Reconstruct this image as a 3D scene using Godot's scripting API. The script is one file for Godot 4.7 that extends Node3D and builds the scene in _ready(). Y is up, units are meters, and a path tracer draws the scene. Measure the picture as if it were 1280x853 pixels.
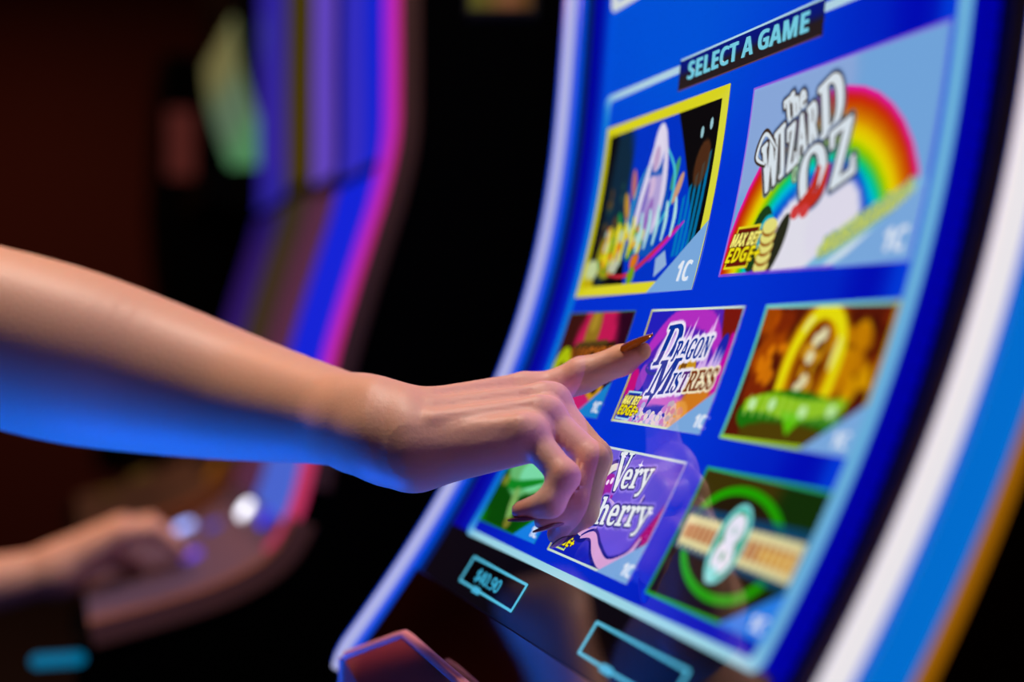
extends Node3D
# A hand presses a game on the curved touch screen of a slot machine; a second machine and its player stand blurred behind.
# All machines of the row stand side by side. s runs along the row (away from the camera), u is the distance from the camera's line towards the screens, y is height above the eye.

const EYE := 1.25
var TH := atan(568.0 / 1778.0)
var mats := {}
var fonts := {}

# ---------------------------------------------------------------- curved surfaces

class Surf:
	# A screen profile swept along the row, in the machine's own axes: x to the player's right, y up, z towards the player.
	var s0 := 0.0
	var u0 := 0.0
	var eye := 0.0
	var top := 0.0
	var step := 0.002
	var pts := PackedVector2Array()   # (y, u), evenly spaced from the top down
	func fill(raw: PackedVector2Array) -> void:
		var length := 0.0
		var zero := 0.0
		for i in raw.size() - 1:
			var d := raw[i].distance_to(raw[i + 1])
			if raw[i].x >= 0.0 and raw[i + 1].x < 0.0:
				zero = length + d * raw[i].x / (raw[i].x - raw[i + 1].x)
			length += d
		top = zero
		pts.clear()
		var i := 0
		var gone := 0.0
		var want := 0.0
		while want < length and i < raw.size() - 1:
			var d := raw[i].distance_to(raw[i + 1])
			if gone + d >= want:
				pts.append(raw[i].lerp(raw[i + 1], (want - gone) / maxf(d, 1e-9)))
				want += step
			else:
				gone += d
				i += 1
	func yu(a: float) -> Vector2:
		var f := clampf((top - a) / step, 0.0, pts.size() - 1.001)
		var i := int(f)
		return pts[i].lerp(pts[i + 1], f - i)
	func normal(a: float) -> Vector3:
		var d := yu(a + 0.004) - yu(a - 0.004)
		return Vector3(0, -d.y * -1.0, d.x).normalized()
	func p(s: float, a: float, h := 0.0) -> Vector3:
		var q := yu(a)
		return Vector3(s0 - s, eye + q.x, u0 - q.y) + normal(a) * h
	func a_of(y: float) -> float:
		for i in pts.size():
			if pts[i].x <= y:
				return top - i * step
		return top - (pts.size() - 1) * step

func main_surface() -> Surf:
	var sf := Surf.new()
	var raw := PackedVector2Array()
	var y := 0.62
	while y > -0.46:
		var c := clampf(y, -0.2167, 0.26)
		var u := 0.31959595 + c * (0.35853276 + c * (-1.05888892 + c * (0.44724224 + c * 2.7888144)))
		if y > 0.26:
			u += 0.02 * (1.0 - exp(-(y - 0.26) * 4.0))
		if y < -0.2167:
			u -= 0.012 * (1.0 - exp((y + 0.2167) * 60.0))
		raw.append(Vector2(y, u))
		y -= 0.002
	sf.fill(raw)
	sf.s0 = 0.695
	sf.u0 = 0.36
	sf.eye = EYE
	return sf

func bent_surface(knots: Array, s0: float, u0: float) -> Surf:
	var sf := Surf.new()
	var raw := PackedVector2Array()
	for i in knots.size() - 1:
		var a: Vector2 = knots[maxi(i - 1, 0)]
		var d: Vector2 = knots[mini(i + 2, knots.size() - 1)]
		for k in 8:
			var b: Vector2 = knots[i]
			raw.append(b.cubic_interpolate(knots[i + 1], a, d, k / 8.0))
	raw.append(knots[-1])
	sf.fill(raw)
	sf.s0 = s0
	sf.u0 = u0
	sf.eye = EYE
	return sf

# ---------------------------------------------------------------- mesh helpers

func start() -> SurfaceTool:
	var st := SurfaceTool.new()
	st.begin(Mesh.PRIMITIVE_TRIANGLES)
	return st

func vert(st: SurfaceTool, p: Vector3, n: Vector3, uv := Vector2.ZERO) -> void:
	st.set_normal(n)
	st.set_uv(uv)
	st.add_vertex(p)

func quad(st: SurfaceTool, a: Vector3, b: Vector3, c: Vector3, d: Vector3, n := Vector3.ZERO, uv := []) -> void:
	# corners anticlockwise seen from outside
	var m := n if n != Vector3.ZERO else (b - a).cross(d - a).normalized()
	if n == Vector3.ZERO and m.length() < 0.5:
		m = (c - a).cross(d - a).normalized()
	var q := uv if uv.size() else [Vector2(0, 1), Vector2(1, 1), Vector2(1, 0), Vector2(0, 0)]
	vert(st, a, m, q[0]); vert(st, c, m, q[2]); vert(st, b, m, q[1])
	vert(st, a, m, q[0]); vert(st, d, m, q[3]); vert(st, c, m, q[2])

func slab(st: SurfaceTool, sf: Surf, sl: float, sr: float, a0: float, a1: float, h0: float, h1: float, bow := 0.0) -> void:
	# A sheet that follows the surface from s = sl (player's left) to sr and from arc a0 (below) to a1; bow rounds it across.
	var n := maxi(2, int(ceil((a1 - a0) / 0.008)))
	var m := 6 if bow > 0.0 else 1
	for i in n:
		var b := lerpf(a0, a1, float(i) / n)
		var t := lerpf(a0, a1, float(i + 1) / n)
		for j in m:
			var f := float(j) / m
			var g := float(j + 1) / m
			var l := lerpf(sl, sr, f)
			var r := lerpf(sl, sr, g)
			var hl := h1 + bow * sqrt(maxf(0.0, 1.0 - (2 * f - 1) ** 2))
			var hr := h1 + bow * sqrt(maxf(0.0, 1.0 - (2 * g - 1) ** 2))
			var vb := 1.0 - float(i) / n
			var vt := 1.0 - float(i + 1) / n
			if bow > 0.0:
				quad(st, sf.p(l, b, hl), sf.p(r, b, hr), sf.p(r, t, hr), sf.p(l, t, hl))
			else:
				var nb := sf.normal(b)
				var nt := sf.normal(t)
				vert(st, sf.p(l, b, hl), nb, Vector2(f, vb)); vert(st, sf.p(r, t, hr), nt, Vector2(g, vt)); vert(st, sf.p(r, b, hr), nb, Vector2(g, vb))
				vert(st, sf.p(l, b, hl), nb, Vector2(f, vb)); vert(st, sf.p(l, t, hl), nt, Vector2(f, vt)); vert(st, sf.p(r, t, hr), nt, Vector2(g, vt))
		quad(st, sf.p(sl, b, h0), sf.p(sl, b, h1), sf.p(sl, t, h1), sf.p(sl, t, h0), Vector3.ZERO, [Vector2(0, 1), Vector2(0, 1), Vector2(0, 0), Vector2(0, 0)])
		quad(st, sf.p(sr, b, h1), sf.p(sr, b, h0), sf.p(sr, t, h0), sf.p(sr, t, h1), Vector3.ZERO, [Vector2(1, 1), Vector2(1, 1), Vector2(1, 0), Vector2(1, 0)])
		quad(st, sf.p(sr, b, h0), sf.p(sl, b, h0), sf.p(sl, t, h0), sf.p(sr, t, h0))
	quad(st, sf.p(sl, a1, h1), sf.p(sr, a1, h1), sf.p(sr, a1, h0), sf.p(sl, a1, h0), Vector3.ZERO, [Vector2(0, 0), Vector2(1, 0), Vector2(1, 0), Vector2(0, 0)])
	quad(st, sf.p(sl, a0, h0), sf.p(sr, a0, h0), sf.p(sr, a0, h1), sf.p(sl, a0, h1), Vector3.ZERO, [Vector2(0, 1), Vector2(1, 1), Vector2(1, 1), Vector2(0, 1)])

func round_rect(sl: float, sr: float, a0: float, a1: float, r: float, grow: float) -> PackedVector2Array:
	var out := PackedVector2Array()
	var corners := [[Vector2(sr + r, a0 + r), -PI / 2], [Vector2(sr + r, a1 - r), 0.0], [Vector2(sl - r, a1 - r), PI / 2], [Vector2(sl - r, a0 + r), PI]]
	for k in 4:
		for i in 6:
			var t: float = corners[k][1] + PI / 2 * i / 5.0
			out.append(corners[k][0] + Vector2(-cos(t), sin(t)) * (r + grow))
	# anticlockwise for the player; long edges are cut up so that they bend with the screen
	var fine := PackedVector2Array()
	for i in out.size():
		var a := out[i]
		var b := out[(i + 1) % out.size()]
		var cut := 22 if i % 6 == 5 else 1
		for k in cut:
			fine.append(a.lerp(b, float(k) / cut))
	return fine

func ring(st: SurfaceTool, sf: Surf, sl: float, sr: float, a0: float, a1: float, r: float, wx: float, wy: float, h0: float, h1: float) -> void:
	var outer := round_rect(sl, sr, a0, a1, r, 0.0)
	var inner := round_rect(sl - wx, sr + wx, a0 + wy, a1 - wy, r * 0.5, 0.0)
	for i in outer.size():
		var k := (i + 1) % outer.size()
		var uv := []
		for q in [outer[i], outer[k], inner[k], inner[i]]:
			uv.append(Vector2((sl - q.x) / (sl - sr), (a1 - q.y) / (a1 - a0)))
		var o0 := sf.p(outer[i].x, outer[i].y, h1)
		var o1 := sf.p(outer[k].x, outer[k].y, h1)
		var i0 := sf.p(inner[i].x, inner[i].y, h1)
		var i1 := sf.p(inner[k].x, inner[k].y, h1)
		quad(st, o0, o1, i1, i0, sf.normal(outer[i].y), uv)
		quad(st, sf.p(outer[i].x, outer[i].y, h0), sf.p(outer[k].x, outer[k].y, h0), o1, o0, Vector3.ZERO, [uv[0], uv[1], uv[1], uv[0]])
		quad(st, i0, i1, sf.p(inner[k].x, inner[k].y, h0), sf.p(inner[i].x, inner[i].y, h0), Vector3.ZERO, [uv[3], uv[2], uv[2], uv[3]])

func plate(st: SurfaceTool, sf: Surf, poly: PackedVector2Array, h0: float, h1: float) -> void:
	# poly holds (s, a) corners
	var idx := Geometry2D.triangulate_polygon(poly)
	var lo := Vector2(1e9, 1e9)
	var hi := Vector2(-1e9, -1e9)
	for q in poly:
		lo = lo.min(q); hi = hi.max(q)
	for i in range(0, idx.size(), 3):
		var t := [poly[idx[i]], poly[idx[i + 1]], poly[idx[i + 2]]]
		if (t[1] - t[0]).cross(t[2] - t[0]) < 0.0:
			t = [t[0], t[2], t[1]]
		for q in t:
			vert(st, sf.p(q.x, q.y, h1), sf.normal(q.y), Vector2((hi.x - q.x) / (hi.x - lo.x), (hi.y - q.y) / (hi.y - lo.y)))
	for i in poly.size():
		var a := poly[i]
		var b := poly[(i + 1) % poly.size()]
		quad(st, sf.p(a.x, a.y, h0), sf.p(b.x, b.y, h0), sf.p(b.x, b.y, h1), sf.p(a.x, a.y, h1))

func font(bold: bool, serif: bool) -> Font:
	var key := [bold, serif]
	if not fonts.has(key):
		var f := SystemFont.new()
		f.font_names = PackedStringArray(["Droid Serif" if serif else "Droid Sans"])
		f.font_weight = 700 if bold else 400
		fonts[key] = f
	return fonts[key]

func glyphs(text: String, bold: bool, serif: bool, depth := 0.0) -> Array:
	# the triangles of a line of text, scaled to a box of 1 by 1: [points, aspect]
	var tm := TextMesh.new()
	tm.font = font(bold, serif)
	tm.font_size = 96
	tm.pixel_size = 0.01
	tm.depth = depth
	tm.text = text
	var arr := tm.get_mesh_arrays()
	var v: PackedVector3Array = arr[Mesh.ARRAY_VERTEX]
	var ix: PackedInt32Array = arr[Mesh.ARRAY_INDEX]
	var lo := Vector3(1e9, 1e9, 1e9)
	var hi := -lo
	for q in v:
		lo = lo.min(q); hi = hi.max(q)
	var out := PackedVector3Array()
	for i in ix:
		out.append(Vector3((v[i].x - lo.x) / (hi.x - lo.x), (v[i].y - lo.y) / (hi.y - lo.y), (v[i].z - lo.z) / maxf(hi.z - lo.z, 1e-6)))
	return [out, (hi.x - lo.x) / (hi.y - lo.y)]

func lettering(st: SurfaceTool, sf: Surf, text: String, sl: float, sr: float, a0: float, a1: float, h0: float, h1: float, shear := 0.0, bold := true, serif := false) -> void:
	var g := glyphs(text, bold, serif, 0.1)
	var tri: PackedVector3Array = g[0]
	for i in range(0, tri.size(), 3):
		var w := []
		for k in 3:
			var q := tri[i + k]
			w.append(sf.p(lerpf(sl, sr, q.x) - shear * q.y * (a1 - a0), lerpf(a0, a1, q.y), lerpf(h0, h1, q.z)))
		var n: Vector3 = (w[2] - w[0]).cross(w[1] - w[0]).normalized()
		for k in 3:
			vert(st, w[k], n)

func tube(st: SurfaceTool, path: Array, r: float, closed := false, n := 10) -> void:
	var rings := []
	var m := path.size()
	for i in m:
		var a: Vector3 = path[(i - 1 + m) % m if closed else maxi(i - 1, 0)]
		var b: Vector3 = path[(i + 1) % m if closed else mini(i + 1, m - 1)]
		var d := (b - a).normalized()
		var x := d.cross(Vector3.UP if absf(d.y) < 0.9 else Vector3.RIGHT).normalized()
		var y := x.cross(d)
		var one := []
		for k in n:
			var t := TAU * k / n
			one.append([path[i] + (x * cos(t) + y * sin(t)) * r, x * cos(t) + y * sin(t)])
		rings.append(one)
	for i in m if closed else m - 1:
		var p: Array = rings[i]
		var q: Array = rings[(i + 1) % m]
		for k in n:
			var l := (k + 1) % n
			vert(st, p[k][0], p[k][1]); vert(st, q[l][0], q[l][1]); vert(st, q[k][0], q[k][1])
			vert(st, p[k][0], p[k][1]); vert(st, p[l][0], p[l][1]); vert(st, q[l][0], q[l][1])
	if not closed:
		for e in [0, m - 1]:
			for k in n:
				var d: Vector3 = (path[1] - path[0]) * -1.0 if e == 0 else path[m - 1] - path[m - 2]
				vert(st, path[e], d.normalized()); vert(st, rings[e][k][0], d.normalized()); vert(st, rings[e][(k + 1) % n][0], d.normalized())

func prism(st: SurfaceTool, poly: PackedVector2Array, x0: float, x1: float) -> void:
	# a side outline of (z, y) points swept across from x0 to x1
	var idx := Geometry2D.triangulate_polygon(poly)
	for x in [x0, x1]:
		var n := Vector3(signf(x - (x0 + x1) / 2), 0, 0)
		for i in range(0, idx.size(), 3):
			for k in 3:
				var q := poly[idx[i + k]]
				vert(st, Vector3(x, q.y, q.x), n)
	for i in poly.size():
		var a := poly[i]
		var b := poly[(i + 1) % poly.size()]
		quad(st, Vector3(x0, a.y, a.x), Vector3(x1, a.y, a.x), Vector3(x1, b.y, b.x), Vector3(x0, b.y, b.x))

func lathe(st: SurfaceTool, profile: Array, at := Transform3D(), n := 20) -> void:
	for i in profile.size() - 1:
		var a: Vector2 = profile[i]
		var b: Vector2 = profile[i + 1]
		for k in n:
			var t0 := TAU * k / n
			var t1 := TAU * (k + 1) / n
			var p := func(q: Vector2, t: float) -> Vector3: return at * Vector3(cos(t) * q.x, q.y, -sin(t) * q.x)
			quad(st, p.call(a, t0), p.call(a, t1), p.call(b, t1), p.call(b, t0))

func box(st: SurfaceTool, lo: Vector3, hi: Vector3) -> void:
	var c := []
	for i in 8:
		c.append(Vector3(hi.x if i & 1 else lo.x, hi.y if i & 2 else lo.y, hi.z if i & 4 else lo.z))
	for f in [[0, 2, 3, 1], [4, 5, 7, 6], [0, 4, 6, 2], [1, 3, 7, 5], [0, 1, 5, 4], [2, 6, 7, 3]]:
		quad(st, c[f[0]], c[f[1]], c[f[2]], c[f[3]])

# ---------------------------------------------------------------- materials and naming

func paint(r: int, g: int, b: int, rough := 0.5, metal := 0.0) -> StandardMaterial3D:
	var key := [r, g, b, rough, metal]
	if not mats.has(key):
		var m := StandardMaterial3D.new()
		m.albedo_color = Color8(r, g, b)
		m.roughness = rough
		m.metallic = metal
		mats[key] = m
	return mats[key]

func glow(r: int, g: int, b: int, energy := 1.0, rough := 0.12) -> StandardMaterial3D:
	var key := ["glow", r, g, b, energy, rough]
	if not mats.has(key):
		var m := StandardMaterial3D.new()
		m.albedo_color = Color8(6, 6, 8)
		m.roughness = rough
		m.metallic_specular = 1.0
		m.emission_enabled = true
		m.emission = Color8(r, g, b)
		m.emission_energy_multiplier = energy
		mats[key] = m
	return mats[key]

func picture(im: Image, energy := 1.0, rough := 0.05) -> StandardMaterial3D:
	var m := StandardMaterial3D.new()
	m.albedo_color = Color8(5, 5, 7)
	m.roughness = rough
	m.emission_enabled = true
	m.emission = Color.WHITE
	m.emission_operator = BaseMaterial3D.EMISSION_OP_MULTIPLY
	m.emission_energy_multiplier = energy
	m.emission_texture = ImageTexture.create_from_image(im)
	m.texture_repeat = false
	m.metallic_specular = 1.0
	return m

func put(called: String, st: SurfaceTool, m: Material, parent: Node3D) -> MeshInstance3D:
	var o := MeshInstance3D.new()
	o.name = called
	o.mesh = st.commit()
	o.material_override = m
	parent.add_child(o, true)
	return o

func thing(called: String, label: String, category: String, at: Vector3, group := "") -> Node3D:
	var o := Node3D.new()
	o.name = called
	o.position = at
	o.set_meta("label", label)
	o.set_meta("category", category)
	if group:
		o.set_meta("group", group)
	add_child(o, true)
	return o

func struct(called: String, st: SurfaceTool, m: Material) -> MeshInstance3D:
	var o := put(called, st, m, self)
	o.set_meta("kind", "structure")
	o.set_meta("label", {"floor": "dark carpeted floor under the slot machines", "ceiling": "dark ceiling above the slot machines"}.get(called, "dark red-brown wall of the gaming hall"))
	return o

func row_basis() -> Basis:
	return Basis(Vector3(sin(TH), 0, cos(TH)), Vector3.UP, Vector3(-cos(TH), 0, sin(TH)))

func row_point(s: float, u: float, y := 0.0) -> Vector3:
	return Vector3(-sin(TH) * s + cos(TH) * u, y, -cos(TH) * s - sin(TH) * u)

func cam(x: float, y: float, z: float) -> Vector3:
	# a point from its place right of, above and in front of the eye
	return Vector3(x, EYE + y, -z)

# ---------------------------------------------------------------- what the game screens show

class Art:
	var im: Image
	var w: int
	var h: int
	func _init(width: int, height: int, c: Color) -> void:
		w = width
		h = height
		im = Image.create(w, h, false, Image.FORMAT_RGBA8)
		im.fill(c)
	static func span(on: Image, pts: PackedVector2Array, c: Color) -> void:
		var lo := 1e9
		var hi := -1e9
		for q in pts:
			lo = minf(lo, q.y); hi = maxf(hi, q.y)
		var n := pts.size()
		for y in range(maxi(0, int(floor(lo - 0.5))), mini(on.get_height() - 1, int(ceil(hi))) + 1):
			var xs := []
			for i in n:
				var a := pts[i]
				var b := pts[(i + 1) % n]
				if (a.y <= y + 0.5) != (b.y <= y + 0.5):
					xs.append(a.x + (y + 0.5 - a.y) / (b.y - a.y) * (b.x - a.x))
			xs.sort()
			for i in range(0, xs.size() - 1, 2):
				var x0 := int(round(xs[i]))
				var x1 := int(round(xs[i + 1]))
				if x1 > x0:
					on.fill_rect(Rect2i(x0, y, x1 - x0, 1).intersection(Rect2i(0, 0, on.get_width(), on.get_height())), c)
	func layer(c: Color) -> Image:
		var l := Image.create(w, h, false, Image.FORMAT_RGBA8)
		l.fill(Color(c.r, c.g, c.b, 0.0))
		return l
	func lay(l: Image, soft: int, at := Vector2i.ZERO) -> void:
		for k in soft:
			l.shrink_x2()
		if soft:
			l.resize(w, h, Image.INTERPOLATE_CUBIC)
		im.blend_rect(l, Rect2i(0, 0, w, h), at)
	func px(pts: Array) -> PackedVector2Array:
		var out := PackedVector2Array()
		for q in pts:
			out.append(Vector2(q.x * w, q.y * h))
		return out
	func poly(pts: Array, c: Color, soft := 0) -> void:
		if soft == 0 and c.a >= 1.0:
			Art.span(im, px(pts), c)
			return
		var l := layer(c)
		Art.span(l, px(pts), c)
		lay(l, soft)
	func many(list: Array, c: Color, soft := 0) -> void:
		var l := layer(c)
		for pts in list:
			Art.span(l, px(pts), c)
		lay(l, soft)
	func oval(x: float, y: float, rx: float, ry: float, turn := 0.0, from := 0.0, to := TAU) -> Array:
		var out := []
		for i in 40:
			var t := lerpf(from, to, i / 39.0)
			var q := Vector2(cos(t) * rx, sin(t) * ry * h / w).rotated(turn)
			out.append(Vector2(x + q.x, y + q.y * w / h))
		return out
	func band(pts: Array, t0: float, t1: float) -> Array:
		# a ribbon along pts, as wide as t0 at its ends and t1 in its middle (shares of the picture's width)
		var path := []
		for i in pts.size() - 1:
			var a: Vector2 = pts[maxi(i - 1, 0)]
			var d: Vector2 = pts[mini(i + 2, pts.size() - 1)]
			var b: Vector2 = pts[i]
			for k in 8:
				path.append(b.cubic_interpolate(pts[i + 1], a, d, k / 8.0))
		path.append(pts[-1])
		var l := []
		var r := []
		for i in path.size():
			var d: Vector2 = path[mini(i + 1, path.size() - 1)] - path[maxi(i - 1, 0)]
			d = Vector2(d.x * w, d.y * h).normalized().orthogonal()
			var half := lerpf(t0, t1, sin(PI * i / (path.size() - 1.0))) * 0.5 * w
			l.append(path[i] + Vector2(d.x * half / w, d.y * half / h))
			r.push_front(path[i] - Vector2(d.x * half / w, d.y * half / h))
		return l + r
	func write(g: Array, a: Vector2, b: Vector2, up: Vector2, looks: Array) -> void:
		# glyphs from baseline start a to baseline end b, with the tops shifted by up; looks = [[colour, thickness, softness], ...] from below to above
		var tri: PackedVector3Array = g[0]
		var mask := Image.create(w, h, false, Image.FORMAT_RGBA8)
		mask.fill(Color(1, 1, 1, 0))
		for i in range(0, tri.size(), 3):
			var t := PackedVector2Array()
			for k in 3:
				var q := tri[i + k]
				var s := a.lerp(b, q.x) + up * q.y
				t.append(Vector2(s.x * w, s.y * h))
			Art.span(mask, t, Color.WHITE)
		for look in looks:
			var c: Color = look[0]
			var one := layer(c)
			var tint := Image.create(w, h, false, Image.FORMAT_RGBA8)
			tint.fill(c)
			var around := int(look[1] * 2.2) + 1 if look[1] > 0 else 1
			for k in maxi(around, 1):
				var t := TAU * k / around
				var off := Vector2i(int(round(cos(t) * look[1])), int(round(sin(t) * look[1]))) if look[1] > 0 else Vector2i.ZERO
				one.blit_rect_mask(tint, mask, Rect2i(0, 0, w, h), off)
			one.blit_rect_mask(tint, mask, Rect2i(0, 0, w, h), Vector2i.ZERO)
			lay(one, look[2])

func c8(r: int, g: int, b: int, a := 1.0) -> Color:
	return Color(r / 255.0, g / 255.0, b / 255.0, a)

func shade(r: Art, rng: RandomNumberGenerator, n: int, lo: Vector2, hi: Vector2, size: Vector2, cols: Array, soft: int) -> void:
	for c in cols:
		var list := []
		for i in n:
			list.append(r.oval(rng.randf_range(lo.x, hi.x), rng.randf_range(lo.y, hi.y), rng.randf_range(size.x, size.y), rng.randf_range(size.x, size.y) * 1.6, rng.randf() * 3.0))
		r.many(list, c, soft)

func bet_badge(r: Art, x: float, y: float, k: float, plate: Color, line: Color) -> void:
	r.poly([Vector2(x + .05 * k, y), Vector2(x + .24 * k, y), Vector2(x + .2 * k, y + .3 * k), Vector2(x, y + .3 * k)], line)
	r.poly([Vector2(x + .055 * k, y + .02 * k), Vector2(x + .228 * k, y + .02 * k), Vector2(x + .19 * k, y + .28 * k), Vector2(x + .015 * k, y + .28 * k)], plate)
	var edge := c8(70, 25, 0)
	r.write(glyphs("MAX BET", true, false), Vector2(x + .01 * k, y + .14 * k), Vector2(x + .24 * k, y + .14 * k), Vector2(.02 * k, -.09 * k), [[edge, 3, 0], [c8(245, 235, 120), 1, 0]])
	r.write(glyphs("EDGE+", true, false), Vector2(x, y + .25 * k), Vector2(x + .27 * k, y + .25 * k), Vector2(.02 * k, -.1 * k), [[edge, 3, 0], [c8(235, 220, 20), 1, 0]])

func art_fairy() -> Image:
	var rng := RandomNumberGenerator.new(); rng.seed = 11
	var r := Art.new(768, 480, c8(10, 8, 10))
	r.poly([Vector2(.12, 0), Vector2(.62, 0), Vector2(.86, .62), Vector2(.9, 1), Vector2(.45, 1), Vector2(.3, .55)], c8(0, 50, 195), 2)  # diagonal blue reflection of the glass, painted into the tile picture
	r.poly(r.oval(.2, .45, .1, .5), c8(14, 40, 60), 5)
	shade(r, rng, 7, Vector2(.08, .35), Vector2(.3, .8), Vector2(.01, .03), [c8(30, 70, 70, .7), c8(120, 70, 20, .6)], 3)
	for k in 5:
		r.poly([Vector2(.77 + k * .035, .52 - k * .05), Vector2(.79 + k * .035, .5 - k * .05), Vector2(.8 + k * .03, .82), Vector2(.775 + k * .03, .82)], c8(0, 130, 190, .8), 2)
	r.poly(r.oval(.87, .36, .05, .12, .3), c8(90, 50, 25, .8), 3)
	for q in [Vector2(.84, .2), Vector2(.9, .17)]:
		r.poly(r.oval(q.x, q.y, .011, .03), c8(150, 195, 205), 1)
	for q in [[.34, .38, -.3, c8(190, 110, 100)], [.31, .5, -.5, c8(190, 140, 40)], [.72, .46, .5, c8(200, 150, 120)], [.68, .38, .3, c8(60, 150, 120)], [.28, .6, -.6, c8(20, 130, 70)]]:
		r.poly(r.oval(q[0], q[1], .02, .09, q[2]), q[3], 2)
	r.poly([Vector2(.46, .3), Vector2(.6, .3), Vector2(.68, .6), Vector2(.6, .8), Vector2(.32, .8), Vector2(.38, .5)], c8(10, 80, 180), 3)
	r.poly(r.band([Vector2(.58, .22), Vector2(.67, .36), Vector2(.68, .52), Vector2(.6, .66)], .006, .018), c8(70, 190, 210), 1)
	r.poly(r.band([Vector2(.44, .3), Vector2(.38, .42), Vector2(.36, .56), Vector2(.4, .7)], .006, .018), c8(60, 170, 190), 1)
	r.poly([Vector2(.45, .36), Vector2(.57, .36), Vector2(.62, .55), Vector2(.53, .72), Vector2(.4, .78), Vector2(.39, .55)], c8(176, 160, 212), 3)
	r.poly(r.oval(.515, .21, .048, .13, .08), c8(222, 214, 236), 2)
	r.poly(r.band([Vector2(.55, .12), Vector2(.585, .3), Vector2(.6, .5), Vector2(.57, .68)], .015, .04), c8(214, 206, 232), 2)
	r.poly(r.band([Vector2(.475, .2), Vector2(.45, .34), Vector2(.42, .5), Vector2(.42, .66)], .012, .035), c8(226, 220, 238), 2)
	r.poly(r.oval(.505, .27, .026, .07, .1), c8(190, 160, 200), 1)
	r.poly(r.oval(.5, .42, .03, .06), c8(206, 180, 216), 2)
	r.poly(r.oval(.51, .58, .025, .1, .3), c8(140, 90, 180, .8), 3)
	r.poly(r.oval(.46, .5, .02, .12, .2), c8(120, 100, 190, .8), 2)
	r.poly(r.oval(.24, .76, .12, .14), c8(150, 150, 20), 3)
	shade(r, rng, 14, Vector2(.16, .62), Vector2(.5, .84), Vector2(.012, .03), [c8(40, 140, 30, .8), c8(215, 200, 20), c8(220, 110, 20, .9), c8(180, 210, 200, .8)], 1)
	r.poly(r.band([Vector2(.26, .88), Vector2(.45, .89), Vector2(.66, .76), Vector2(.78, .66)], .006, .016), c8(205, 40, 60), 1)
	r.poly(r.band([Vector2(.6, .83), Vector2(.72, .73), Vector2(.82, .64)], .006, .014), c8(190, 30, 190), 1)
	for k in 9:
		var x := .18 + k * .065
		r.poly(r.band([Vector2(x + .02, .6 - k * .012), Vector2(x + .035, .7 - k * .012), Vector2(x + .03, .84 - k * .016)], .012, .026), c8(225, 215, 40) if k < 4 else c8(170, 220, 225), 1)
	r.poly(r.oval(.48, .9, .03, .05), c8(110, 160, 20), 1)
	r.poly(r.oval(.09, .85, .07, .07), c8(190, 205, 150), 3)
	r.poly(r.oval(.07, .93, .08, .04), c8(190, 170, 10), 3)
	r.poly([Vector2(.66, .82), Vector2(.72, .78), Vector2(.76, .86), Vector2(.68, .92)], c8(180, 205, 220, .8), 1)
	return r.im

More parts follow.
